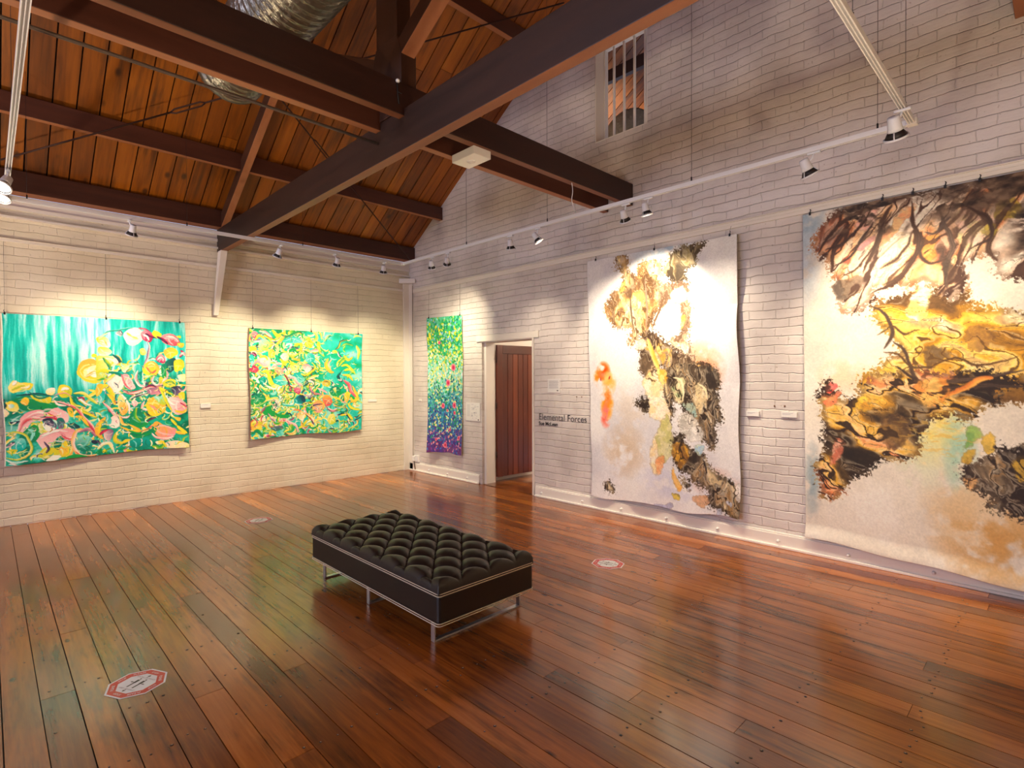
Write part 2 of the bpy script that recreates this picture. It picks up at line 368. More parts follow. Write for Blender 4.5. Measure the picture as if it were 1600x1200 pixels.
timber('ceiling_joist',lambda m:lnk(m,XB+.003,XW-.003,3.82,3.895,3.57,3.79),M['beamx'],'dark timber joist resting on the tie beam, farther of the pair behind the first','beam','pair of joists on the tie beam')
def purlin(m,y,zb,h=.17,w=.075):
    # upright timber under the lining
    m.box(XB+.003,XW-.003,y,y+w,zb,roofz(y+w)-.004,0,rc())
timber('purlin',lambda m:purlin(m,7.08,4.165),M['beamx'],'dark purlin along the lower part of the roof boards, ending beside the gable wall','beam','purlins under the roof boards')
timber('purlin',lambda m:purlin(m,4.72,5.73),M['beamx'],'dark purlin high under the roof boards at the top edge of the view','beam','purlins under the roof boards')
def wp(m): m.box(XB+.003,XW-.003,7.87,YW-.01,3.62,3.85,0,rc())
timber('wall_plate',wp,M['beamx'],'dark wall plate timber lying along the top of the left wall','beam')
# mirrored timbers of the near slope
timber('purlin',lambda m:m.box(XB+.003,XW-.003,.2,.275,4.165,roofz(.2)-.004,0,rc()),M['beamx'],'dark purlin along the lower part of the near roof slope, above the viewer','beam','purlins under the roof boards')
def truss(x,which):
    w=.085
    def raf(m,sg):
        y0,z0=(7.98,3.635) if sg>0 else (2*RY-7.98,3.635); gp=.2 if sg>0 else .125; y1,z1=RY+sg*gp,3.635+.605*(7.98-RY-gp)
        m.bar((x+w/2,y0,z0+.02),(x+w/2,y1,z1+.02),w,.16,c=rc())
    timber('principal_rafter',lambda m:raf(m,1),M['beam'],'dark sloping rafter rising from the left end of the %s'%which,'beam','principal rafters')
    timber('principal_rafter',lambda m:raf(m,-1),M['beam'],'dark sloping rafter rising from the near end of the %s'%which,'beam','principal rafters')
    def kp(m):
        m.box(x,x+w+.04,RY-.11,RY+.19,4.2,6.3,0,rc()); 
        c=rc(); X0,X1=x-.004,x+w+.05
        pr=[(RY-.17,3.632),(RY+.24,3.632),(RY+.24,4.12),(RY+.19,4.22),(RY-.11,4.22),(RY-.17,4.08)]
        m.add([(X0,a,b) for a,b in pr]+[(X1,a,b) for a,b in pr],[tuple(range(6))[::-1],tuple(range(6,12))]+[(i,(i+1)%6,(i+1)%6+6,i+6) for i in range(6)],0,c)
    timber('king_post',kp,M['beamz'],'dark upright king post standing on the %s between the joists'%which,'post')
    def st(m,sg):
        y0=RY+(.24 if sg>0 else -.12); m.bar((x+.06,y0,4.1),(x+.06,y0+sg*2.0,4.1+1.02),.12,.13,c=rc())
    timber('roof_strut',lambda m:st(m,1),M['beam'],'dark diagonal strut leaning from the king post towards the left wall, on the %s'%which,'beam','diagonal roof struts')
    timber('roof_strut',lambda m:st(m,-1),M['beam'],'dark diagonal strut leaning from the king post towards the viewer, on the %s'%which,'beam','diagonal roof struts')
truss(TX,'tie beam')
# knee brace under tie beam, painted white
m=MB(); m.add([(TX-.01,7.86,3.3185),(TX+.075,7.86,3.3185),(TX+.075,7.99,3.3185),(TX-.01,7.99,3.3185),(TX-.06,8.02,2.46),(TX+.0,8.02,2.46),(TX+.0,8.0635,2.46),(TX-.06,8.0635,2.46)],[(3,2,1,0),(4,5,6,7),(0,1,5,4),(1,2,6,5),(2,3,7,6),(3,0,4,7)])
tag(m.build('knee_brace',M['white'],bev=.004),'white painted knee brace slanting from left wall up to the tie beam end','brace')
# ------------------------------------------------------------------ tie rods
def rp(X,y,off=.13): return (X,y,roofz(y)-off)
def rod(name,a,b,turn,label):
    root=empty(name,a); a=Vector(a); b=Vector(b); d=(b-a)
    MB().tube([a,a+d*turn[0]],.009).build('rod',M['steel'],root); MB().tube([a+d*turn[1],b],.009).build('rod',M['steel'],root)
    q=MB(); p0=a+d*turn[0]; p1=a+d*turn[1]; s=Vector((0,0,1)).cross(d.normalized()).normalized(); u=s.cross(d.normalized())
    for sg in (1,-1): q.tube([p0-d.normalized()*.02,p0+u*.022*sg+d.normalized()*.03,p1+u*.022*sg-d.normalized()*.03,p1+d.normalized()*.02],.008)
    q.build('turnbuckle',M['steel'],root); rebase(root,tuple(a)); tag(root,label,'tie rod','thin iron tie rods crossing under the roof')
rod('tie_rod',(-.35,7.85,3.60),(4.94,4.17,6.03),(.338,.386),'thin iron tie rod with turnbuckle rising from upper left towards the ridge above the joists')
rod('tie_rod',(2.36,6.15,4.76),(5.25,7.85,3.60),(.195,.31),'thin iron tie rod with turnbuckle slanting down behind the tie beam to the room corner')
m=MB(); m.tube([(XB+.01,3.85,3.475),(TX-.002,3.85,3.475)],.011); tag(m.build('conduit',M['galv']),'thin grey conduit running level below the far joist to the tie beam','conduit')
# ------------------------------------------------------------------ duct
root=empty('ventilation_duct',(1.60,3.1,4.09)); CX,CZ,R=1.60,4.365,.27
MR=Matrix.Translation((CX,0,CZ))@Matrix.Rotation(-PI/2,4,'X')   # local z -> +Y
prof=[]; y=.9
while y<5.16:
    prof+= [(R,y),(R,y+.056),(R+.009,y+.062),(R+.009,y+.068),(R,y+.074)]; y+=.08
q=MB(); q.lathe(prof,MR,48); q.build('duct_tube',M['duct'],root)
q=MB(); q.lathe([(R+.004,5.16),(R+.02,5.17),(R+.02,5.24),(R+.006,5.25),(.001,5.252)],MR,48); q.build('end_cap',M['chrome'] if 0 else M['duct'],root)
q=MB()
for k in range(7):
    a=PI*.79+k*.055
    for (ya,yb) in ((5.0,5.13),):
        q.lathe([(R+.004,ya),(R+.012,ya),(R+.012,yb),(R+.004,yb)],MR,2,0,-a-.016,-a+.016)
q.build('grille_slots',M['lampdark'],root)
for yy in (1.6,3.1,4.7):
    q=MB(); q.lathe([(R+.011,yy),(R+.013,yy),(R+.013,yy+.025),(R+.011,yy+.025)],MR,40)
    q.bar((CX,yy+.012,CZ+R),(CX,yy+.012,roofz(yy)-.004),.02,.002,up=(0,1,0)); q.build('hanging_strap',M['galv'],root)
rebase(root,(1.60,3.1,4.09))
tag(root,'fat silver ribbed ventilation duct hanging above the joists','duct')
# ------------------------------------------------------------------ gable window with bars
w=struct(empty('window_1',(XW+.12,3.655,WZ0)))
q=MB(); t=.028; d0,d1=XW+.17,XW+.232
q.box(d0,d1,WY0,WY0+t,WZ0,WZ1); q.box(d0,d1,WY1-t,WY1,WZ0,WZ1); q.box(d0-.02,d1,WY0,WY1,WZ0,WZ0+t); q.box(d0,d1,WY0,WY1,WZ1-t,WZ1)
q.build('window_frame',M['white'],w,bev=.002)
for i in range(4):
    yy=WY0+(WY1-WY0)*(i+1)/5; q=MB(); q.box(d0+.01,d0+.035,yy-.011,yy+.011,WZ0+t,WZ1-t); q.build('window_bar',M['white'],w)
q=MB(); q.box(XW+.002,d0,WY0+.001,WY0+.01,WZ0,WZ1); q.box(XW+.002,d0,WY1-.012,WY1-.001,WZ0,WZ1); q.box(XW+.002,d0-.02,WY0,WY1,WZ0+.001,WZ0+.014)
q.build('window_reveal',M['white'],w); rebase(w,(XW+.12,3.655,WZ0))
# attic space behind the gable window
m=MB(); m.box(6.09,6.16,2.5,5.02,5.61,5.77,0,rc()); 
tag(m.build('purlin',M['beamx']),'dark purlin in the roof space seen through the barred gable window','beam')
q=MB(); q.lathe([(.0001,0),(.40,0),(.42,.01),(.42,3.4)],Matrix.Translation((XW+.75,4.08,4.72))@Matrix.Rotation(PI/2,4,'Y'),40)
tag(q.build('ventilation_duct',M['duct']),'pale rounded duct seen low behind the bars of the gable window','duct')
# ------------------------------------------------------------------ doorway and next room
d=struct(empty('door_1',(XW,5.6,0)))
q=MB(); q.box(XW-.018,XW+.0,DY0-.10,DY1+.11,DZ-.005,DZ+.085); q.box(XW-.018,XW,DY0-.012,DY0+.018,0,DZ); 
q.box(XW,XW+.235,DY0,DY0+.012,0,DZ); q.box(XW,XW+.235,DY0,DY1,DZ-.018,DZ)
q.box(XW+.045,XW+.232,DY1-.045,DY1,0,DZ-.018); 
q.build('door_frame',M['white'],d,bev=.003)
# open leaf, standing into the next room
HX,HY=XW+.245,DY1-.06; ang=math.radians(3.0)
LM=Matrix.Translation((HX,HY,.085))@Matrix.Rotation(-ang,4,'Z')
lw,lh=.86,2.02
leaf=MB(); leaf.box(0,lw,0,.022,0,lh,0,rc(),LM)
for a,b in ((0,.11),(lw-.11,lw)): leaf.box(a,b,-.018,0,0,lh,0,rc(),LM)
leaf.box(.11,lw-.11,-.018,0,lh-.13,lh,0,rc(),LM)
nb=6
for i in range(nb):
    a=.11+(lw-.22)*i/nb; b=.11+(lw-.22)*(i+1)/nb; leaf.box(a+.004,b-.004,-.008,0,0.002,lh-.134,0,rc(),LM)
lf=leaf.build('door_leaf',M['door'],d,bev=.003)
for z in (.3,1.05,1.75):
    q=MB(); q.tube([LM@Vector((-.008,-.006,z)),LM@Vector((-.008,-.006,z+.09))],.008); q.build('hinge',M['steel'],d)
q=MB(); q.lathe([(.0001,-.06),(.02,-.058),(.026,-.045),(.02,-.03),(.009,-.024),(.009,0)],LM@Matrix.Translation((lw-.06,-.018,1.0))@Matrix.Rotation(-PI/2,4,'X'),20); q.build('door_knob',M['chrome'],d)
rebase(d,(XW,5.6,0))
# room beyond: short return wall behind the leaf, end wall, low ceiling
m=MB(); m.box(XW+.24,XW+2.6,DY1+.10,DY1+.2,0,2.9); m.box(XW+2.6,XW+2.7,3.2,DY1+.2,0,2.9); m.box(XW+.24,XW+2.7,3.1,3.2,0,2.9); m.box(XW+.24,XW+2.7,3.1,DY1+.2,2.9,2.95)
struct(m.build('wall_beyond',M['white']))
m=MB(); m.box(XW+.24,XW+2.6,DY1+.082,DY1+.1,0,.09); struct(m.build('baseboard_beyond',M['white']))
m=MB(); m.box(XW+.0,XW+.235,DY0+.012,DY1-.045,-.019,.006,0,rc()); struct(m.build('trim_6',M['floor']))
# ------------------------------------------------------------------ ottoman
OX0,OX1,OY0,OY1=1.888,2.702,2.565,4.300; ZB,ZS=.137,.322
ot=empty('tufted_bench',((OX0+OX1)/2,(OY0+OY1)/2,0)); cx,cy=(OX0+OX1)/2,(OY0+OY1)/2; hx,hy=(OX1-OX0)/2,(OY1-OY0)/2
q=MB(); q.box(OX0+.004,OX1-.004,OY0+.004,OY1-.004,ZB,ZS); q.build('side_panel',M['leather'],ot,bev=.02)
def rr(z,o=0,r=.024,n=6):
    pts=[]
    for (sx,sy,a0) in ((1,1,0),(-1,1,PI/2),(-1,-1,PI),(1,-1,1.5*PI)):
        for k in range(n+1):
            a=a0+PI/2*k/n; pts.append((cx+sx*(hx-r+o)+math.cos(a)*r,cy+sy*(hy-r+o)+math.sin(a)*r,z))
    pts.append(pts[0]); pts.append(pts[1]); return pts
q=MB()
for z in (ZS+.004,ZS-.010,ZB+.012,ZB-.002): q.tube(rr(z,-.001),.0032,6,cap=False)
q.build('piping',M['cream'],ot)
# tufted cushion: a height field with deep diagonal folds meeting at the buttons
NX,NY=7,12; ax,ay=2*hx/NX,2*hy/NY; gx,gy=150,300
U=np.linspace(-1,1,gx); V=np.linspace(-1,1,gy); UU,VV=np.meshgrid(U,V,indexing='ij')
# rounded border
def sq(t,p=.9): return t
PX=UU*hx; PY=VV*hy
a_=PX/ax; b_=PY/ay
s1=np.abs(np.sin(PI*(a_+b_)/2+PI/2)) if 0 else np.abs(np.sin(PI*(a_+b_)/2)); s2=np.abs(np.sin(PI*(a_-b_)/2))
puff=np.maximum(s1*s2,0)**.34
# buttons at lattice points
ia=np.round((a_+b_)/2); ib=np.round((a_-b_)/2); bxp=(ia+ib)*ax; byp=(ia-ib)*ay
db=np.hypot(PX-bxp,PY-byp); inner=((np.abs(bxp)<hx*.93)&(np.abs(byp)<hy*.95))
pit=np.exp(-(db/.027)**2)*inner
edge=np.minimum(hx-np.abs(PX),hy-np.abs(PY)); e=np.clip(edge/.05,0,1); dome=np.sqrt(np.clip(1-(1-e)**2,0,1))
fold=np.where(edge<.09,.5+.5*np.clip(edge/.09,0,1),1)
Z=ZS+.006+dome*(.032+.050*(1-(1-puff)*fold))-pit*.024*dome
rx=np.sign(UU)*0
vs=np.stack([cx+PX,cy+PY,Z],-1).reshape(-1,3)
idx=np.arange(gx*gy).reshape(gx,gy); fs=np.stack([idx[:-1,:-1],idx[1:,:-1],idx[1:,1:],idx[:-1,1:]],-1).reshape(-1,4)
q=MB(); q.v=[tuple(t) for t in vs]; q.f=[list(t) for t in fs.tolist()]; q.mi=[0]*len(q.f); q.sm=[True]*len(q.f); q.c=[(.5,.5,.5)]*len(q.v)
q.box(OX0+.004,OX1-.004,OY0+.004,OY1-.004,ZS-.006,ZS+.007)
cu=q.build('tufted_cushion',M['leather'],ot)
seen=set()
for i in range(-12,13):
    for k in range(-12,13):
        X_,Y_=(i+k)*ax,(i-k)*ay
        if abs(X_)<hx*.9 and abs(Y_)<hy*.93 and (round(X_,3),round(Y_,3)) not in seen:
            seen.add((round(X_,3),round(Y_,3)))
            z=ZS+.006+.032-.021
            b=MB(); b.lathe([(.0001,.006),(.006,.005),(.009,.002),(.010,-.004)],Matrix.Translation((cx+X_,cy+Y_,z)),14); b.build('button',M['leather'],cu)
for yy in (2.66,3.435,4.13):
    q=MB(); w_=.034; x0,x1=1.925,2.665
    q.box(x0,x0+.012,yy,yy+w_,0,ZB); q.box(x1-.012,x1,yy,yy+w_,0,ZB); q.box(x0+.012,x1-.012,yy,yy+w_,0,.012); q.box(x0+.012,x1-.012,yy,yy+w_,ZB-.012,ZB-.001)
    q.build('sled_leg',M['chrome'],ot,bev=.0015)
rebase(ot,(cx,cy,0)); tag(ot,'black leather buttoned bench with cream piping on chrome sled legs in mid floor','bench')
# ------------------------------------------------------------------ lighting tracks
ZT=3.283
def track(a,b,label,cables,gr='white lighting tracks hung as a rectangle'):
    a=Vector(a); b=Vector(b); root=empty('lighting_track',tuple(a)); d=(b-a).normalized(); s=Vector((0,0,1)).cross(d)
    q=MB(); w=.036
    q.bar(a+Vector((0,0,.028)),b+Vector((0,0,.028)),w,.014)
    for o in (-.0155,0,.0155): 
        q.bar(a+s*o+Vector((0,0,.011)),b+s*o+Vector((0,0,.011)),.005 if o else .004,.022)
    q.build('track_rail',M['trackm'],root)
    for t in cables:
        p=a+(b-a)*t; c=MB(); top=roofz(p.y)-.006
        c.tube([(p.x,p.y,ZT+.035),(p.x,p.y,top)],.0016,5); c.tube([(p.x,p.y,ZT+.033),(p.x,p.y,ZT+.075)],.006,8)
        c.build('suspension_cable',M['cable'],root)
    rebase(root,tuple(a)); tag(root,label,'track light rail',gr); return root
XA,YA,X4,Y3=4.458,6.911,.146,.732
track((XA,Y3+.031,ZT),(XA,YA-.031,ZT),'white lighting track hanging level in front of the gable wall',[.027,.253,.531,.76])
track((XA-.0,YA,ZT),(X4,YA,ZT),'white lighting track hanging level along the left wall under the tie beam end',[.348,.654,.965])
track((XA,Y3,ZT),(X4,Y3,ZT),'white lighting track with open groove coming down from the top right of the view',[.05,.334,.62])
track((X4,Y3+.031,ZT),(X4,YA-.031,ZT),'white lighting track with open groove at the left edge of the view',[.3,.7])
TR=[o for o in COL.objects if o.name.startswith('lighting_track')]
for (x,y,k) in ((XA,YA,1),(XA,Y3,2),(X4,YA,1)):
    q=MB(); q.box(x-.03,x+.03,y-.03,y+.03,ZT-.003,ZT+.037); o=q.build('corner_joint',M['trackm'],TR[k],bev=.004); o.matrix_parent_inverse=Matrix.Translation(-Vector(TR[k].location))
# spotlights
def spot(pos,aim,label,energy,size=86,s=1.,side=(0,0),col=(1,.83,.60),blend=.9,lit=True,drop=.10,group='white track spotlights'):
    P=Vector(pos); root=empty('track_spotlight',pos); 
    q=MB(); q.box(P.x-.011,P.x+.011,P.y-.045,P.y+.045,P.z-.016,P.z-.001); q.build('adapter',M['rim'],root,bev=.003)
    C0=P+Vector((side[0],side[1],-drop)); energy*=1.12; d=(Vector(aim)-C0).normalized()
    q=MB(); q.tube([P+Vector((0,0,-.014)),P+Vector((side[0]*.3,side[1]*.3,-.045)),C0-d*.012*s],.0065,8); q.build('arm',M['rim'],root)
    MM=Matrix.Translation(C0)@d.to_track_quat('Z','Y').to_matrix().to_4x4()@Matrix.Scale(s,4)
    q=MB(); q.lathe([(.0005,-.055),(.024,-.055),(.028,-.05),(.033,.0),(.036,.02),(.030,.021)],MM,28); q.build('housing',M['rim'],root)
    q=MB(); q.lathe([(.033,.018),(.040,.03),(.052,.052),(.050,.052),(.036,.028)],MM,28); re=q.build('reflector',M['lampdark'],root)
    for k in range(3):
        a=k*2*PI/3+.5; q=MB(); q.tube([MM@Vector((.036*math.cos(a),.036*math.sin(a),.018)),MM@Vector((.056*math.cos(a),.056*math.sin(a),.053))],.0032*s,6); q.build('rib',M['rim'],root)
    q=MB(); q.lathe([(.052,.05),(.058,.05),(.059,.060),(.052,.062),(.052,.05)],MM,32); q.build('rim_ring',M['rim'],root)
    q=MB(); q.lathe([(.0005,.038),(.026,.036),(.046,.047)],MM,28); q.build('lamp_face',M['bulb'] if lit else M['lampdark'],root)
    rebase(root,pos); tag(root,label,'spotlight',group)
    if lit:
        L=bpy.data.lights.new('spot_beam','SPOT'); L.energy=energy; L.spot_size=math.radians(size); L.spot_blend=blend; L.shadow_soft_size=.03; L.color=col
        lo=bpy.data.objects.new('spot_beam',L); COL.objects.link(lo); lo.location=C0+d*.075*s; lo.rotation_euler=d.to_track_quat('-Z','Y').to_euler()
        lo.parent=root; lo.matrix_parent_inverse=Matrix.Translation(-Vector(pos))
K=1.06
WL=(1,.87,.60)
spot((XA,6.15,ZT),(XW,7.0,1.3),'spotlight on the gable wall track, nearest to the room corner',75*K,col=WL,side=(0,.03))
spot((XA,5.80,ZT),(XW,6.9,1.9),'spotlight on the gable wall track, second from the room corner',75*K,col=WL,side=(.02,.05))
spot((XA,4.60,ZT),(XW,5.1,1.0),'spotlight on the gable wall track left of the hanging loop, aimed near the doorway',60*K)
spot((XA,4.15,ZT),(XW,3.3,1.3),'white faced spotlight on the gable wall track above the wall lettering',80*K,side=(0,.03))
spot((XA,2.99,ZT),(XW,3.2,2.1),'spotlight just below the ends of the two joists, left of its close neighbour',95*K,size=84,side=(.03,.04),blend=.35)
spot((XA,2.74,ZT),(XW,2.5,.2),'spotlight just right of the joist ends, pointing down',120*K,size=110,side=(0,.03))
spot((XA,1.33,ZT),(XW,.9,1.5),'spotlight hanging alone over the gap between the two big paintings',95*K,side=(0,.05),s=1.15)
spot((4.15,Y3,ZT),(XW,.75,1.5),'largest looking spotlight beside the track corner at the upper right',75*K,side=(0,.04),s=1.2)
spot((1.10,YA,ZT),(.9,YW,1.15),'spotlight on the left wall track over the large turquoise painting',150*K,col=WL,side=(.03,0))
spot((2.68,YA,ZT),(2.2,YW,.9),'spotlight on the left wall track just right of the tie beam',150*K,col=WL,side=(-.03,0))
spot((3.40,YA,ZT),(3.5,YW,1.15),'spotlight on the left wall track over the smaller flower painting',150*K,col=WL,side=(.03,0))
spot((4.16,YA,ZT),(4.7,YW,.9),'spotlight on the left wall track next to the corner post',115*K,col=WL,side=(-.02,0))
spot((X4,5.95,ZT),(-.7,4.7,1.2),'glaring lit spotlight at the left edge, upper of two',65*K,side=(-.02,0),s=1.15)
spot((X4,6.30,ZT),(-.5,5.3,1.0),'glaring lit spotlight at the left edge, lower of two',55*K,side=(-.02,0),s=1.1)
# ------------------------------------------------------------------ lettering and cards on the gable wall
RW=Matrix(((0,0,-1,0),(-1,0,0,0),(0,1,0,0),(0,0,0,1)))   # local x -> -Y, y -> Z, z -> -X (faces the room)
def text_mesh(name,body,size,mat,M4,ext=.0012,parent=None,width=None,bold=0,space=1.):
    c=bpy.data.curves.new(name,'FONT'); c.body=body; c.size=size; c.extrude=ext; c.offset=bold; c.space_character=space
    t=bpy.data.objects.new(name,c); COL.objects.link(t); bpy.context.view_layer.update()
    me=bpy.data.meshes.new_from_object(t.evaluated_get(bpy.context.evaluated_depsgraph_get())); bpy.data.objects.remove(t)
    if width:
        xs=[v.co.x for v in me.vertices]; k=width/(max(xs)-min(xs)); 
        for v in me.vertices: v.co.x*=k
    me.materials.clear(); me.materials.append(mat); me.transform(M4); me.name=name
    o=bpy.data.objects.new(name,me); COL.objects.link(o)
    if parent: o.parent=parent
    return o
def RM(y,z,x=XW-.0035): return Matrix.Translation((x,y,z))@RW
t=text_mesh('wall_lettering','Elemental Forces',.122,M['ink'],RM(4.965,1.04),width=.80,bold=-.0012)
tag(t,'large thin dark lettering reading Elemental Forces on the white brick','lettering')
t=text_mesh('wall_lettering','Sue McLean',.068,M['ink'],RM(4.965,.968),width=.335,bold=.0012)
tag(t,'small bold dark lettering under the large title on the white brick','lettering')
def card(name,y0,y1,z0,z1,th,label,lines=(),logo=None,mat='label',wall='R',cat='wall label',group=None):
    """y0 is the left side seen from the room"""
    if wall=='R': root=empty(name,(XW,(y0+y1)/2,z0)); Mx=RM(y0,z0,XW)
    else: root=empty(name,((y0+y1)/2,YW,z0)); Mx=Matrix.Translation((y0,YW,z0))@Matrix(((1,0,0,0),(0,0,-1,0),(0,1,0,0),(0,0,0,1)))
    w=abs(y1-y0); h=z1-z0
    q=MB(); q.box(0,w,0,h,.002,th,0,None,Mx); fixn(q.build('card',M[mat],root,bev=.0008))
    if lines:
        q=MB()
        for (a,b,zz,t) in lines: q.box(a*w,b*w,zz*h,zz*h+t,th,th+.0006,0,None,Mx)
        fixn(q.build('printed_lines',M['grey'],root))
    if logo:
        q=MB(); a,b,c,e=logo; q.box(a*w,b*w,c*h,e*h,th,th+.0007,0,None,Mx); fixn(q.build('printed_mark',M['ink'],root))
    rebase(root,tuple(root.location)); tag(root,label,cat,group); return root
random.seed(11)
card('information_sheet',4.80,4.585,1.405,1.585,.006,'small square white text sheet on wall above the lettering',[(.12,random.uniform(.8,.9),.85-.06*k,.004) for k in range(10)],(.74,.86,.12,.19),cat='sheet')
card('gallery_map',6.50,6.17,.945,1.225,.01,'pale printed sheet on the wall between the tall painting and the doorway',
  [(.08,.3,.86-.075*k,.004) for k in range(9)]+[(random.uniform(.36,.7),0,random.uniform(.12,.9),.004) for k in range(0)]+[(a,a+random.uniform(.05,.16),random.uniform(.1,.9),.005) for a in [random.uniform(.36,.78) for _ in range(26)]],(.86,.92,.05,.11),cat='sheet')
card('wall_label',2.185,2.065,1.22,1.268,.016,'thick white label block right beside the white and gold painting',[(.1,.7,.7,.003),(.1,.5,.5,.003)],group='label blocks beside the paintings')
card('wall_label',1.862,1.725,1.225,1.275,.016,'thick white label block nearer the largest painting, below two nail marks',[(.08,.75,.72,.003),(.08,.6,.5,.003)],group='label blocks beside the paintings')
card('wall_label',7.77,7.69,1.21,1.245,.012,'small white label on wall between corner post and tall green painting',group='label blocks beside the paintings')
card('wall_label',2.045,2.168,1.215,1.272,.014,'small white label on left wall between the two turquoise paintings',[(.1,.7,.7,.003)],wall='L',group='label blocks beside the paintings')
card('wall_label',4.52,4.68,1.215,1.255,.012,'small white label on left wall between flower painting and corner post',wall='L',group='label blocks beside the paintings')
# plug marks in the brick above the label block
m=MB()
for (a,b) in ((1.925,1.325),(1.835,1.327),(4.31,1.36),(4.23,1.36)):
    m.lathe([(.0001,.0015),(.008,.0012),(.009,0)],Matrix.Translation((XW-.004,a,b))@Matrix.Rotation(-PI/2,4,'Y'),10)
pm=m.build('plug_marks',plain('brown_plug',(120,84,60),.8),wr)
# socket outlet with cable near corner
root=empty('socket_outlet',(XW,7.90,.14)); q=MB(); q.box(XW-.035,XW-.0,7.76,7.89,.16,.27); q.build('outlet_box',M['white2'],root,bev=.005)
q=MB(); q.box(XW-.075,XW-.035,7.84,7.90,.17,.26); q.build('plug',M['white2'],root,bev=.008)
q=MB(); q.tube([(XW-.055,7.885,.26),(XW-.045,7.90,.36),(XW-.036,7.905,1.5),(XW-.036,7.905,3.2)],.0035,6); q.build('cord',M['cable'],root)
q=MB(); q.tube([(XW-.05,7.86,.17),(XW-.055,7.85,.12),(XW-.045,7.84,.03)],.009,8); q.build('conduit_stub',M['galv'],root)
rebase(root,(XW,7.90,.14)); tag(root,'white power socket with plug low in the room corner','socket')
# white boxed light under the joists, smoke detector, hanging loop, small sensor
RT=Matrix.Translation((3.07,3.655,3.50))
root=empty('emergency_light',(3.07,3.655,3.50)); q=MB(); q.box(-.097,.097,-.15,.15,0,.0703,0,None,RT); q.build('housing',M['white2'],root,bev=.005)
q=MB(); q.lathe([(.036,.001),(.038,-.006),(.030,-.012),(.018,-.008),(.016,-.016),(.0001,-.018)],RT,24); q.build('lens_ring',M['white2'],root)
rebase(root,(3.07,3.655,3.50)); tag(root,'white box shaped emergency light fixed under the two joists, right of the tie beam','light box')
root=empty('smoke_detector',(2.55,3.86,3.565)); 
q=MB(); q.lathe([(.0001,-.04),(.03,-.038),(.05,-.028),(.058,-.01),(.058,0),(.0001,0)],Matrix.Translation((2.60,3.858,3.5695)),28); q.build('detector_cover',M['white2'],root)
rebase(root,(2.60,3.858,3.5695)); tag(root,'small round white detector peeping out behind the tie beam','smoke detector')
root=empty('hanging_flex',(4.62,3.5,3.6)); q=MB(); pts=[]
for k in range(15):
    t=k/14; pts.append((4.26+.18*t+.02*math.sin(t*7),3.50+.12*t+.012*math.sin(t*5),3.568-t*(3.568-ZT-.05)))
q.tube(pts,.004,6); q.build('flex',M['rim'],root); rebase(root,(4.44,3.5,ZT+.03)); tag(root,'thin white flex looping down from the joist to the gable wall track','cable')
root=empty('eye_hook',(TX,3.4,3.62)); q=MB(); q.tube([(TX-.06,3.4755,3.80),(TX-.055,3.4755,3.72),(TX-.045,3.4755,3.64)],.005,6); q.tube([(TX-.058,3.462,3.72),(TX-.03,3.458,3.715)],.004,6); q.build('hook_rod',M['cable'],root)
q=MB(); q.lathe([(.0001,.014),(.012,.01),(.016,0),(.012,-.01),(.0001,-.012)],Matrix.Translation((TX-.062,3.462,3.80)),14); q.build('knob',M['white2'],root); rebase(root,(TX-.05,3.465,3.62)); tag(root,'thin black rod with white knob on the near joist above the tie beam','rod')
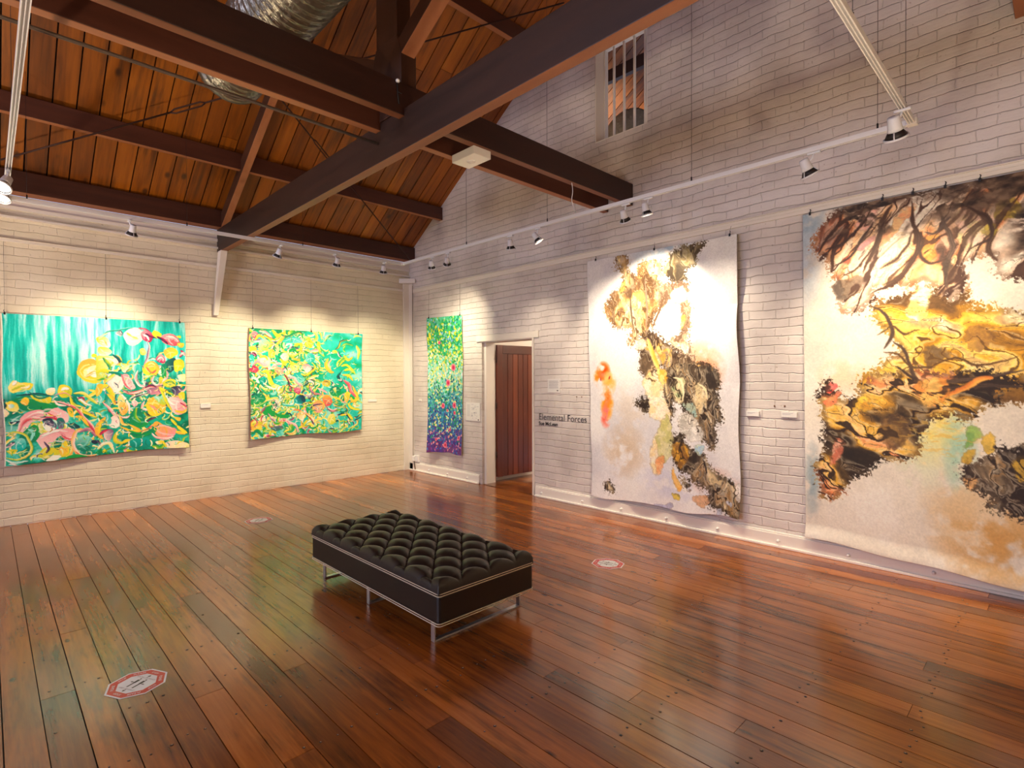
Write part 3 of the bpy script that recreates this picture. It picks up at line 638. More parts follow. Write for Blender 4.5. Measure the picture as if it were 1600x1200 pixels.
# ------------------------------------------------------------------ octagonal floor stickers
def sticker(x,y,rot,r,label):
    root=empty('floor_sticker',(x,y,.0008)); Mx=Matrix.Translation((x,y,.0006))@Matrix.Rotation(rot,4,'Z')
    def octo(R,z,mat,name,inner=None):
        q=MB(); A=[(R*math.cos(PI/8+k*PI/4),R*math.sin(PI/8+k*PI/4)) for k in range(8)]
        if inner is None: q.add([Mx@Vector((a,b,z)) for a,b in A]+[Mx@Vector((a,b,z-.0005)) for a,b in A],[tuple(range(8)),tuple(range(8,16))[::-1]]+[(k,(k+8),(k+1)%8+8,(k+1)%8) for k in range(8)])
        else:
            B=[(inner*math.cos(PI/8+k*PI/4),inner*math.sin(PI/8+k*PI/4)) for k in range(8)]
            q.add([Mx@Vector((a,b,z)) for a,b in A+B],[(k,(k+1)%8,(k+1)%8+8,k+8) for k in range(8)])
        return q.build(name,mat,root)
    octo(r,.0006,M['swhite'],'sticker_base'); octo(r*.93,.0009,M['sred'],'red_border',r*.66)
    q=MB()
    def flat(pts): q.add([Mx@Vector((a*r,b*r,.0011)) for a,b in pts],[tuple(range(len(pts)))])
    # two standing figures and arrows between and around them
    for s in (-1,1):
        cx_=s*.13
        flat([(cx_-.035,.06),(cx_+.035,.06),(cx_+.03,-.28),(cx_+.0,-.30),(cx_-.03,-.28)]); flat([(cx_-.055,.2),(cx_+.055,.2),(cx_+.05,.0),(cx_-.05,.0)])
        flat([(cx_+.035*math.cos(k*PI/4),.26+.04*math.sin(k*PI/4)) for k in range(8)])
        flat([(s*.24,-.02),(s*.24,.06),(s*.34,.02)] if s>0 else [(s*.24,.06),(s*.24,-.02),(s*.34,.02)]); flat([(s*.2,.005),(s*.26,.005),(s*.26,.035),(s*.2,.035)] if s>0 else [(s*.26,.005),(s*.2,.005),(s*.2,.035),(s*.26,.035)])
        flat([(-.06,s*.47),(.06,s*.47),(0,s*.58)] if s>0 else [(.06,s*.47),(-.06,s*.47),(0,s*.58)]); flat([(-.015,.40),(.015,.40),(.015,.48),(-.015,.48)] if s>0 else [(-.015,-.48),(.015,-.48),(.015,-.40),(-.015,-.40)])
    q.build('pictogram',M['sblack'],root)
    def tx(body,size,px,py,mat,ro=0,nm='printed_word'):
        c=text_mesh(nm,body,size*r,mat,Matrix(),ext=.0001); xs=[v.co.x for v in c.data.vertices]; cxm=(min(xs)+max(xs))/2
        c.data.transform(Mx@Matrix.Rotation(ro,4,'Z')@Matrix.Translation((px*r-cxm,py*r,.0012))); c.parent=root
    tx('SOCIAL DISTANCE',.105,0,.33,M['grey']); tx('KEEP 1.5M APART',.095,0,-.42,M['grey'])
    for k,wd in enumerate(['STOP','PLEASE','STOP','PLEASE','STOP','PLEASE','STOP','PLEASE']):
        tx(wd,.13,0,.69,M['swhite'],k*PI/4)
    rebase(root,(x,y,.0008)); tag(root,label,'floor sticker','octagonal floor stickers')
sticker(.552,3.405,math.radians(-62),.142,'octagonal red and white floor sticker on the boards at lower left')
sticker(2.195,6.37,math.radians(-50),.15,'octagonal floor sticker beyond the bench, near the left wall')
sticker(3.815,2.745,math.radians(20),.142,'octagonal red and white floor sticker between bench and gable wall')
# ------------------------------------------------------------------ paintings
class Canvas:
    def __init__(s,W,H,aspect,bg):
        s.W,s.H=W,H; s.a=aspect; s.c=np.zeros((H,W,3),np.float32)+np.array(bg,np.float32)
        s.y,s.x=np.mgrid[0:H,0:W].astype(np.float32); s.x=(s.x+.5)/W*1000; s.y=(s.y+.5)/H*1000
        s.ys=1/aspect  # y unit length relative to x
        s.rng=np.random.default_rng(5)
    def noise(s,sx,sy,oct=4,seed=0,rough=.5):
        rg=np.random.default_rng(seed); out=np.zeros((s.H,s.W),np.float32); amp=1; tot=0
        for o in range(oct):
            nx,ny=int(max(2,sx*2**o))+2,int(max(2,sy*2**o))+2
            g=rg.random((ny,nx)).astype(np.float32)
            fx=np.linspace(0,nx-1.001,s.W); fy=np.linspace(0,ny-1.001,s.H)
            ix=fx.astype(int); iy=fy.astype(int); tx=fx-ix; ty=fy-iy; tx=tx*tx*(3-2*tx); ty=ty*ty*(3-2*ty)
            a=g[iy][:,ix]*(1-tx)+g[iy][:,ix+1]*tx; b=g[iy+1][:,ix]*(1-tx)+g[iy+1][:,ix+1]*tx
            out+=amp*(a*(1-ty)[:,None]+b*ty[:,None]); tot+=amp; amp*=rough
        return out/tot
    def blend(s,al,col,sl=None):
        col=np.asarray(col,np.float32)
        if sl is None: s.c=s.c*(1-al[...,None])+col*al[...,None]
        else: s.c[sl]=s.c[sl]*(1-al[...,None])+col*al[...,None]
    def window(s,x0,x1,y0,y1):
        i0=int(max(0,y0/1000*s.H)); i1=int(min(s.H,y1/1000*s.H+2)); j0=int(max(0,x0/1000*s.W)); j1=int(min(s.W,x1/1000*s.W+2))
        return (slice(i0,i1),slice(j0,j1)) if i1>i0 and j1>j0 else None
    def stroke(s,pts,w,col,col2=None,soft=2.5,taper=.5,op=1.):
        P=np.array(pts,np.float32); 
        # catmull-rom
        if len(P)>2:
            Q=np.vstack([2*P[0]-P[1],P,2*P[-1]-P[-2]]); out=[]
            for i in range(len(P)-1):
                for t in np.linspace(0,1,7,endpoint=False):
                    a,b,c,d=Q[i:i+4]; out.append(.5*((2*b)+(c-a)*t+(2*a-5*b+4*c-d)*t*t+(3*b-a-3*c+d)*t**3))
            out.append(P[-1]); P=np.array(out)
        P=P.astype(np.float32); ky=s.ys; pad=w*1.2+8
        sl=s.window(P[:,0].min()-pad,P[:,0].max()+pad,P[:,1].min()-pad*s.a,P[:,1].max()+pad*s.a)
        if sl is None: return
        X=s.x[sl]; Y=s.y[sl]*ky; best=np.full(X.shape,1e9,np.float32); tb=np.zeros_like(best); sb=np.zeros_like(best); n=len(P)-1
        for i in range(n):
            ax,ay=P[i,0],P[i,1]*ky; dx,dy=P[i+1,0]-ax,P[i+1,1]*ky-ay; L=dx*dx+dy*dy+1e-6
            t=np.clip(((X-ax)*dx+(Y-ay)*dy)/L,0,1); ex=X-ax-t*dx; ey=Y-ay-t*dy; d=np.sqrt(ex*ex+ey*ey); u=(i+t)/n
            ww=w*((np.clip(4*u*(1-u),0,1)**taper) if taper else 1)+.01; q=d-ww; m=q<best
            best=np.where(m,q,best); tb=np.where(m,u,tb); sb=np.where(m,np.sign(dx*ey-dy*ex)*d/ww,sb)
        al=np.clip(.5-best/soft,0,1)*op
        c1=np.asarray(col,np.float32)
        if col2 is not None:
            f=np.clip(.5+.55*sb+.22*np.sin(tb*9+P[0,0]),0,1)[...,None]; C=c1*(1-f)+np.asarray(col2,np.float32)*f
        else: C=c1*(1+.10*np.sin(sb*7+P[0,1])[...,None])
        s.c[sl]=s.c[sl]*(1-al[...,None])+C*al[...,None]
    def poly(s,pts,col,col2=None,soft=3,jit=0,seed=1,op=1.,ang=0.):
        """filled shape with smoothed outline"""
        P=np.array(pts,np.float32); n=len(P); out=[]
        for i in range(n):
            a,b,c,d=P[i-1],P[i],P[(i+1)%n],P[(i+2)%n]
            for t in (0,.25,.5,.75): out.append(.5*((2*b)+(c-a)*t+(2*a-5*b+4*c-d)*t*t+(3*b-a-3*c+d)*t**3))
        P=np.array(out); pad=20+jit*2; sl=s.window(P[:,0].min()-pad,P[:,0].max()+pad,P[:,1].min()-pad*s.a,P[:,1].max()+pad*s.a)
        if sl is None: return
        X=s.x[sl].copy(); Y=s.y[sl].copy()
        if jit:
            nx=s.noise(14,14*s.ys*1.,4,seed)[sl]-.5; ny=s.noise(14,14,4,seed+1)[sl]-.5; X+=nx*jit*2.4; Y+=ny*jit*2.4*s.a
        ins=np.zeros(X.shape,bool); dist=np.full(X.shape,1e9,np.float32); k=s.ys; m=len(P)
        for i in range(m):
            x1,y1=P[i]; x2,y2=P[(i+1)%m]
            c=((y1>Y)!=(y2>Y)); 
            if y2!=y1: ins^=c&(X<(x2-x1)*(Y-y1)/(y2-y1)+x1)
            dx,dy=x2-x1,(y2-y1)*k; L=dx*dx+dy*dy+1e-6; t=np.clip(((X-x1)*dx+(Y-y1)*k*dy)/L,0,1); dist=np.minimum(dist,np.hypot(X-x1-t*dx,(Y-y1)*k-t*dy))
        sd=np.where(ins,dist,-dist); al=np.clip(.5+sd/soft,0,1)*op
        C=np.asarray(col,np.float32)
        if col2 is not None:
            cxm,cym=P.mean(0); r=np.ptp(P,axis=0).max()/2+1; f=np.clip(.5+((X-cxm)*math.cos(ang)+(Y-cym)*math.sin(ang))/r*.6,0,1)[...,None]; C=C*(1-f)+np.asarray(col2,np.float32)*f
        s.c[sl]=s.c[sl]*(1-al[...,None])+C*al[...,None]
    def warp(s,amt,sx,sy,seed,oct=3):
        nx=(s.noise(sx,sy,oct,seed)-.5)*amt*2; ny=(s.noise(sx,sy,oct,seed+9)-.5)*amt*2*s.a
        j=np.clip((s.x+nx)/1000*s.W-.5,0,s.W-1).astype(int); i=np.clip((s.y+ny)/1000*s.H-.5,0,s.H-1).astype(int); s.c=s.c[i,j]
def c8(*v): return np.array(v,np.float32)/255
def srgb2lin(c): return np.where(c<=.04045,c/12.92,((np.clip(c,0,1)+.055)/1.055)**2.4)
n=NT('painted_paper'); a=n.attr('paint'); v=n.obj()
n.P(Base_Color=a.outputs['Color'],Roughness=.5,Normal=n.bump(n.noise(v,90,3),.1,.002)); n.b.inputs['Specular IOR Level'].default_value=.3; M['paint']=n.m
M['paperback']=plain('paper_back',(196,180,160),.8); M['paperback_grey']=plain('grey_canvas_back',(112,98,86),.8)
def sheet(name,cv,corners,wall,offset,label,back,clips,wires=None,gain=1.):
    """corners: (h0,z_top),(h1,z_top),(h1,z_bot),(h0,z_bot) left to right as seen; offset(u,v)-> distance from wall"""
    (a0,t0),(a1,t1),(b1,z1),(b0,z0)=corners; H,W=cv.H,cv.W
    u=np.linspace(0,1,W); w=np.linspace(0,1,H); U,V=np.meshgrid(u,w)
    off,dh,dz=offset(U,V)
    h=(a0+(a1-a0)*U)*(1-V)+(b0+(b1-b0)*U)*V+dh; z=(t0+(t1-t0)*U)*(1-V)+(z0+(z1-z0)*U)*V+dz
    if wall=='R': co=np.stack([XW-off,h,z],-1)
    else: co=np.stack([h,YW-off,z],-1)
    idx=np.arange(H*W).reshape(H,W); f=np.stack([idx[:-1,:-1],idx[1:,:-1],idx[1:,1:],idx[:-1,1:]],-1).reshape(-1,4)
    me=bpy.data.meshes.new(name); me.vertices.add(H*W); me.vertices.foreach_set('co',co.astype(np.float32).ravel())
    me.loops.add(f.size); me.loops.foreach_set('vertex_index',f.ravel().astype(np.int32)); me.polygons.add(len(f))
    me.polygons.foreach_set('loop_start',np.arange(0,f.size,4,dtype=np.int32)); me.polygons.foreach_set('loop_total',np.full(len(f),4,np.int32))
    me.polygons.foreach_set('use_smooth',np.ones(len(f),bool)); me.update(calc_edges=True)
    ca=me.color_attributes.new('paint','FLOAT_COLOR','POINT'); C=np.ones((H*W,4),np.float32); C[:,:3]=np.clip(srgb2lin(np.clip(cv.c,0,1))*gain,0,.92).reshape(-1,3); ca.data.foreach_set('color',C.ravel())
    me.materials.append(M['paint']); me.materials.append(M[back])
    o=bpy.data.objects.new(name,me); COL.objects.link(o)
    root=empty(name+'_x',(XW-.01,(b0+b1)/2,min(z0,z1)) if wall=='R' else ((b0+b1)/2,YW-.01,min(z0,z1))); root.name='painting'; o.parent=root; o.name='painted_sheet'
    so=o.modifiers.new('Solidify','SOLIDIFY'); so.thickness=.003; so.offset=-1; so.material_offset=1; so.material_offset_rim=1; so.use_quality_normals=False
    # clips and hanging wires
    zr=3.10 if wires is None else wires
    for t in clips:
        hh=a0+(a1-a0)*t; zz=t0+(t1-t0)*t; q=MB(); j=int(t*(W-1)); d=float(off[0,j])
        P=(lambda a,b,c:(XW-a,b,c)) if wall=='R' else (lambda a,b,c:(b,YW-a,c))
        q.bar(P(d+.002,hh,zz-.014),P(d+.002,hh,zz+.012),.016,.012,up=(1,0,0) if wall=='R' else (0,1,0)); q.tube([P(d+.002,hh,zz+.01),P(d+.001,hh-.006,zz+.032),P(d,hh,zz+.04)],.0035,6)
        q.build('hanging_clip',M['clip'],root)
        if zr-zz>.08:
            q=MB(); q.tube([P(d,hh,zz+.035),P(.02,hh,zr)],.0016,5); q.build('hanging_wire',M['wire'],root)
    rebase(root,tuple(root.location)); tag(root,label,'painting'); return root
P1_ART="""s K/g 7.0 64 547 116 542 169 535 230 555
b g/G 0.0 57 565 149 551 235 603 262 614 213 669 114 652 43 656 25 618
b t/g 0.0 24 692 88 660 139 701 86 753 22 783 -2 744
b Y/y 0.0 29 485 47 444 79 455 105 460 139 475 127 512 91 509 58 533 36 513
s W 6.7 50 472 68 444
s L 5.2 46 509 79 483 105 476
s y/W 6.9 85 492 118 488 127 475
b L/Y 0.0 133 539 175 552 224 564 218 609 181 595 148 574
s g 4.6 123 521 162 561 216 554
b y/W 0.0 200 530 217 499 248 502 252 537 230 555
b Y/L 0.0 261 532 279 485 314 485 333 521 323 560 285 572
s W 8.6 278 518 300 505 317 510
s P 3.1 236 555 271 543 299 539 334 570
b Y/y 0.0 13 594 45 578 71 603 66 646 37 639 15 619
b W/t 0.0 25 600 47 597 50 615 31 620
s K 5.0 -5 580 14 567
b y/p 0.0 -12 607 12 617 32 655 11 681 -6 689 -14 688
s y/p 5.0 -9 689 -11 835 -11 998
s K/g 5.9 -2 571 13 599 6 626
s L 7.5 89 604 109 568 122 578
b Y/O 0.0 83 594 109 563 123 587 108 616
b P/p 0.0 80 696 114 657 167 645 206 670 248 640 282 654 310 686 305 744 266 743 226 708 179 723 132 731 85 794 58 787 70 732
s p/R 12.0 66 783 80 733 123 699 179 704
s W/P 8.4 113 690 166 665 213 697
s M/R 4.8 186 695 233 709 274 749
s R 4.0 207 669 240 700 253 725
b U/K 0.0 179 718 212 707 247 758 235 788 208 759
b W 0.0 178 735 212 750 241 782 211 791 191 764
b g/U 0.0 252 722 274 714 289 742 280 781 257 780
s L/W 7.2 272 809 294 772 284 752
b L/W 0.0 161 759 178 737 191 772 180 799 163 803
b p/P 0.0 153 830 190 795 245 787 329 795 345 846 312 874 278 834 230 867 198 930 175 899
s W 7.0 176 818 224 799 265 799
s R/P 6.5 272 829 292 855 327 864 342 846
b g/t 0.0 341 881 378 840 421 855 433 916 397 957 354 936
s p/O 10.8 415 814 357 803 331 864 350 960 403 993 449 991
s O/R 4.2 339 949 382 990 449 1004
s P/U 10.6 357 818 415 804 451 858
s K 11.9 428 885 457 904
s M/R 10.0 388 722 423 774 451 838
b L/Y 0.0 150 950 195 897 256 916 291 871 313 923 296 978 241 981 173 968
b Y/O 0.0 256 914 298 909 307 950 269 969
b W 0.0 227 960 272 974 240 997 189 993
s K/U 6.1 189 858 208 908 194 934
b G/g 0.0 85 792 138 748 165 771 160 826 109 872 72 830
s t 9.2 111 773 137 795 123 850
s L/y 6.7 2 813 40 785 97 810 130 888 108 944 56 963 6 937
b t/T 0.0 52 842 78 826 103 857 96 903 57 917 39 877
s Y/W 6.6 -5 872 20 838 52 821
b Y/L 0.0 7 896 39 891 65 903 31 920
s U/W 6.0 7 878 26 867 51 856
s K 6.7 23 719 45 728 72 716
s W 3.8 32 736 55 722
s G 13.0 289 986 353 985 418 1010
s y 9.1 173 970 214 956
b Y/O 0.0 364 384 383 317 428 297 471 324 468 465 409 454 373 416
b W/y 0.0 396 374 434 350 471 345 469 425 425 416 402 424
s O/W 5.8 410 424 447 394 469 405
s Y 12.1 444 274 473 269
s y/L 10.0 335 542 392 543 435 593 464 622
s L/Y 9.8 320 559 346 641 403 685 462 723
s W 5.1 355 566 398 613 434 635
s p/R 7.5 249 595 298 616 346 641 388 712 431 775 448 833
s W/p 5.6 239 584 262 619 304 629
s M 5.0 361 576 384 572 395 595
b O/Y 0.0 311 645 335 646 332 707 313 698
b g/K 0.0 306 765 344 755 373 785 343 791
s Y/O 9.8 345 708 380 721 416 784
s g/T 8.0 348 580 369 611 404 643
s Y/y 11.7 421 564 443 545 466 526
s t/W 6.0 -1 945 43 979 107 979
s t/g 4.3 501 127 539 91 595 77 651 59 707 62
b p/W 0.0 618 108 650 69 699 61 733 101 723 165 680 193 641 181 621 148
s L/W 9.7 638 95 665 130 705 145
s W 7.1 658 84 682 114 714 113
b K/W 0.0 580 98 606 79 619 107 601 125
s M/P 6.3 708 60 749 69 791 98
b P/M 0.0 723 104 757 79 800 109 784 165 746 154 726 128
s W 6.5 735 112 764 126 775 153
s M/K 7.3 748 98 789 122 831 131
b Y 0.0 790 95 816 78 851 105 831 136 802 126
b P/R 0.0 848 130 893 94 939 114 964 168 926 189 873 173
s W/P 7.7 875 122 919 126 953 157
s M/K 8.5 823 121 865 144 887 173
b Y/O 0.0 948 166 991 169 981 203 957 196
b L/Y 0.0 937 114 964 107 963 129
s p/U 7.3 764 153 776 206 762 271 743 335 732 377
b Y/y 0.0 715 231 737 213 757 239 748 271 722 269
b Y/W 0.0 478 138 515 132 547 181 538 212 499 198 480 173
s O/W 6.1 481 158 507 162 529 197
b Y/W 0.0 481 216 529 212 560 252 520 271 482 259
s t/y 5.2 535 105 508 127 485 148
b W/L 0.0 466 296 512 274 566 273 594 304 580 345 533 365 508 426 462 471
s L/g 10.8 504 284 533 335 544 378
s Y/L 11.9 464 395 509 385 536 396
s g/K 9.7 557 261 589 295 615 366 587 388
b W/p 0.0 548 296 581 296 593 330 565 324
b L/W 0.0 596 327 631 335 644 366 618 399 599 368
s g 8.0 532 396 578 402 609 428
s Y/G 8.6 463 446 500 436 524 416
b W/p 0.0 531 442 570 409 602 449 609 500 575 543 537 520
s L/y 9.5 507 472 539 432 570 409
s K/W 4.3 561 468 576 489 583 510
s Y/L 14.5 461 526 507 492 536 529 558 591
s O/Y 10.4 520 549 550 591 564 633
b t/T 0.0 467 547 506 528 504 588 473 628
b Y/O 0.0 461 485 499 487 490 537 460 566
b g/t 0.0 504 609 527 580 542 632 518 651
b O/Y 0.0 732 372 759 321 801 313 827 356 817 406 773 427 739 411
s O/R 6.4 749 356 782 399 808 378
s y 6.5 757 345 783 330 808 346
b P/M 0.0 810 294 845 261 872 291 866 326 826 326
s W/P 7.5 818 307 844 286 861 308
s P/p 10.3 825 348 859 365 877 411 866 455 839 489 804 499
s W/P 7.6 798 421 782 464 813 497 848 455
b t/g 0.0 801 448 823 432 838 455 817 476
b Y/O 0.0 827 432 849 433 846 476 830 481
b p/P 0.0 606 419 643 418 658 471 681 514 647 523 617 491
s R/P 4.4 602 407 616 480 662 534
s P/W 9.2 699 382 687 440 706 494 739 507
s W/t 5.5 727 393 733 473 737 505
b T/g 0.0 698 409 724 388 725 473 705 451
s R/p 8.2 607 524 654 546 703 538 753 513 803 515 847 507
s W/R 5.5 614 537 662 555 719 537
s M/K 5.5 737 516 779 496 812 524
b P/U 0.0 753 529 829 519 838 566 760 565
b g/K 0.0 869 326 932 288 941 357 902 403 876 381
b Y/L 0.0 933 307 976 296 985 357 939 401 925 357
s M/R 7.6 965 223 978 246 959 279
b O/Y 0.0 872 215 925 202 951 246 905 291 871 269
s P/W 7.7 959 268 978 246 991 268
b L/Y 0.0 847 479 883 448 929 456 927 507 872 512
s g/L 5.8 864 482 900 472 926 490
b y/p 0.0 945 424 1002 413 1004 472 962 469
b K/U 0.0 898 524 943 501 971 536 923 580
b g/G 0.0 843 345 873 335 875 433 849 433
b L/Y 0.0 950 570 987 559 986 615 958 616
b p/P 0.0 879 600 941 601 984 648 999 707 945 737 893 700
s W 6.6 862 575 887 631 921 656
s R/M 4.9 948 635 997 677
s O/Y 8.8 911 699 964 714 992 694
b Y/O 0.0 742 625 802 583 852 608 860 695 797 737 748 711
b t/L 0.0 793 585 844 596 860 652 817 638
s O/P 8.4 758 645 791 669 841 716
s L/Y 8.5 821 510 853 586 895 698
s Y 10.4 825 517 880 557
b W/P 0.0 652 620 676 603 694 631 667 663
s W/K 7.2 645 598 694 569 754 548
s T/g 9.0 717 632 747 591 762 562
s W/P 8.1 734 614 716 666 750 690
b y/O 0.0 578 585 605 563 626 616 636 680 602 721 579 667
s W/p 7.0 559 552 598 554 637 638 643 714
s p/P 9.5 492 608 540 673 570 737 578 802
b p/W 0.0 527 756 562 718 583 759 568 811 529 797
b t/T 0.0 517 694 539 734 530 775 500 764
s O/y 9.0 586 717 600 781 640 795
b G/g 0.0 641 735 675 663 709 685 723 749 756 785 705 825 655 799
s L/G 9.7 683 662 673 724 705 780
s K/M 5.6 737 783 772 754 797 745
s O/Y 9.0 624 785 671 819 696 848 638 839 584 802
s R/O 4.6 703 857 753 830 792 799
b P/O 0.0 770 820 805 778 847 815 918 844 907 898 852 920 793 888
s W/P 7.5 764 866 793 905 852 919 907 900
b G/g 0.0 770 820 803 841 785 876
s g/G 14.7 638 860 685 889 752 865 773 842
s G 7.2 630 836 686 868 736 853
b T/g 0.0 644 911 743 912 749 977 659 976
s Y 10.6 925 822 951 849 988 886
s Y/O 11.6 915 866 977 889
b Y/O 0.0 905 754 947 757 937 781
s L/Y 9.6 891 764 925 822
b y/p 0.0 851 949 922 933 993 975 994 998 903 1000 859 992
b W/Y 0.0 792 934 831 933 826 960 800 958
s Y 8.4 835 934 852 985
s G/L 14.2 766 968 808 985 842 968
s Y/O 15.0 510 722 469 779 459 829 485 880
s M/R 9.3 468 850 498 825 540 815
b U/p 0.0 491 844 537 816 553 838 535 888 505 889
s Y/L 10.5 567 840 554 896 596 932
s Y 9.7 589 925 640 911
s W/y 4.5 575 830 591 822
s K/U 7.5 455 884 488 929
s W/y 11.2 454 952 488 915 527 918 546 995
s Y 8.5 483 984 497 955
s W/p 6.1 596 947 631 973
s T/G 10.6 556 963 627 961
b G/g 0.0 449 979 480 942 471 1002"""
P2_ART="""b P/R 0.0 26 53 47 24 79 45 79 79 46 86
s Y/O 10.2 54 109 87 69 136 96
s P/p 11.0 88 21 137 28 187 74
s Y/L 13.2 188 5 231 52 301 18
s M 2.5 71 41 137 57 213 92
b L/t 0.0 86 117 145 95 178 142 127 203 90 175
s W/K 8.8 179 104 213 111 230 101
s Y/O 11.2 221 151 256 90 300 48
b Y 0.0 12 183 36 163 65 191 44 215 12 216
b M/K 0.0 11 235 44 210 72 233 60 258
b t/T 0.0 11 263 35 244 51 292 26 340
b O/Y 0.0 152 241 177 182 212 201 211 260 177 270
b P/p 0.0 67 282 110 242 152 261 159 329 117 339 75 311
s Y 8.6 85 262 126 251 151 290
b M/R 0.0 17 378 42 330 79 369 58 402 25 388
s P 7.8 34 340 67 301 92 310
s W/P 12.3 184 349 219 319 263 319
b O/P 0.0 201 368 245 348 280 378 271 418 218 412
s M/K 6.2 280 408 315 469 332 529 387 561
s Y/L 14.1 99 397 141 388 158 427 183 496 209 477 201 428
b T/g 0.0 82 465 124 436 157 505 115 524
s W/p 7.8 115 495 148 524 208 546 226 526
b t/T 0.0 192 467 262 428 305 478 279 518 208 506
s W 9.8 299 148 335 121 348 156
s Y/L 11.6 362 156 417 123 430 174 389 195
b W/y 0.0 255 249 299 218 326 247 307 288 272 288
b t/T 0.0 273 109 327 66 408 72 445 111 362 125
s O/L 9.0 326 238 388 276 425 276
b L/G 0.0 318 17 372 3 390 33 327 46
s G/g 8.1 257 40 318 57 408 11 482 7
b L/y 0.0 333 327 379 307 397 358 360 388
b W/L 0.0 307 388 333 358 342 408 315 418
s K/g 4.5 237 249 281 328 315 388
s L/Y 8.1 246 269 271 308 298 338
b t/T 0.0 369 409 443 398 461 471 405 500 369 469
s p/P 9.8 315 458 369 454 405 510 442 521
b P/M 0.0 359 560 396 531 423 572 404 612 368 591
s Y/p 11.2 104 669 155 642 216 645 250 696 224 754 163 750
s W/K 8.1 198 644 224 695 206 733
b G/g 0.0 30 598 105 591 138 641 79 687 21 675
b G 0.0 103 747 163 701 206 773 162 799 111 776
s L/G 8.6 20 751 62 725 86 775 52 811
s p/U 7.9 146 769 179 820 205 852
b O/Y 0.0 18 875 60 859 101 892 76 919 26 915
s L/O 10.4 18 885 77 851 144 896
s p/P 10.9 231 864 276 827 329 872 384 906 397 979
s R/W 6.3 240 855 294 849 320 891
b L/G 0.0 320 901 356 894 366 936 329 952
b g/U 0.0 170 898 240 894 275 917 204 941
s Y/L 9.7 152 975 178 938 230 983
b T/t 0.0 204 960 248 935 275 967 239 993
s W/t 9.0 234 606 251 637 233 675
b T/K 0.0 368 651 442 614 460 687 386 693
s R/O 7.4 357 763 403 765 469 811
b O/W 0.0 385 815 422 767 459 800 440 870
s L/Y 10.2 402 939 450 902 478 863
s G/g 11.9 17 943 59 927 100 979
s P/M 5.1 36 790 60 850 35 886
s t 11.0 165 584 199 595 217 566
s g/K 5.9 6 597 39 589 81 552
s G/T 10.3 89 542 139 583 182 565
s K/g 5.4 276 808 321 790 357 833
s G 14.3 206 782 250 805 330 811
b L/Y 0.0 463 121 491 58 529 77 538 139 500 171 472 162
s y/L 7.4 586 21 605 10 615 73
b L/Y 0.0 566 138 586 95 605 136 591 189
b t/T 0.0 481 223 528 212 556 274 509 306 471 285
b W/P 0.0 443 358 471 311 509 326 518 378 471 399
s Y/L 9.4 424 408 461 429 518 399 556 357 528 305
s Y/W 12.3 489 461 537 441 585 430
s K/g 5.5 470 460 489 502 442 532
b O/Y 0.0 713 186 744 174 754 206 724 217
s K/W 10.1 764 184 769 227 794 248
s K/L 6.9 733 163 764 141 794 86 856 66
s g/L 8.2 784 140 846 105 909 125
s L/y 15.6 940 123 968 178 957 267
s O/L 12.3 815 226 857 269 909 246
s L/O 14.4 673 261 654 325 683 389 723 399
s y/P 7.8 703 271 673 325 693 378
s L/g 13.9 764 303 815 259 764 345
s L/Y 10.9 794 335 847 324 920 389
s L/Y 10.2 815 378 868 367 931 400
s Y/O 11.1 805 421 868 433 911 488
s K/g 11.9 785 399 764 443 795 476
s W/K 7.8 703 485 724 517 704 528
s W/K 7.9 764 475 800 487 795 454
b O/L 0.0 614 515 644 468 693 485 693 538 644 542
s K/Y 4.9 624 484 673 495 683 527
b G/g 0.0 683 581 733 539 795 573 764 637 703 624
b p/L 0.0 714 560 744 545 739 604
s P/R 15.6 816 476 868 521 889 587 943 655
s p/P 8.2 815 519 847 564 858 630
s O/Y 10.4 900 532 943 622 965 667
b Y/O 0.0 816 628 858 586 879 653 837 705
s Y/O 13.3 889 653 911 698 965 678
s L/Y 11.4 858 706 901 764 977 790
s U/p 7.5 451 604 498 637 546 618
b K/W 0.0 479 615 507 606 517 648 489 657
s P/U 9.4 499 533 527 596 614 620
s P/p 8.5 565 556 624 579 664 601
b O/R 0.0 613 662 663 612 703 667 694 720 643 727
b O/P 0.0 526 732 575 672 633 716 623 769 565 797
s U/K 6.8 507 751 546 722 614 705
s K/P 5.8 643 727 693 784 765 777
s p/P 7.7 663 750 713 774 754 755
s Y/L 8.9 714 646 754 658 785 670
b y/L 0.0 663 867 693 816 734 829 734 894 683 911
s K/g 8.1 734 883 765 874
s L/Y 12.1 785 822 859 827 912 886
s K 6.1 755 820 837 814 891 906
s W/K 8.2 848 881 880 938
s O/W 10.0 422 797 469 800 526 846 535 898
s M/K 4.6 459 800 506 855 535 909
s Y/y 13.2 535 888 584 850 613 863
s L/Y 11.7 604 947 653 940
s L/y 6.9 754 1003 817 954 848 946
s y/L 7.2 859 969 923 953 966 923
s G/L 11.7 703 987 755 971
s L/O 8.5 421 869 459 923 497 916
s T/K 9.3 923 897 988 858
s t/L 6.9 795 757 816 737 858 695
s g 9.1 775 788 827 803 858 772"""
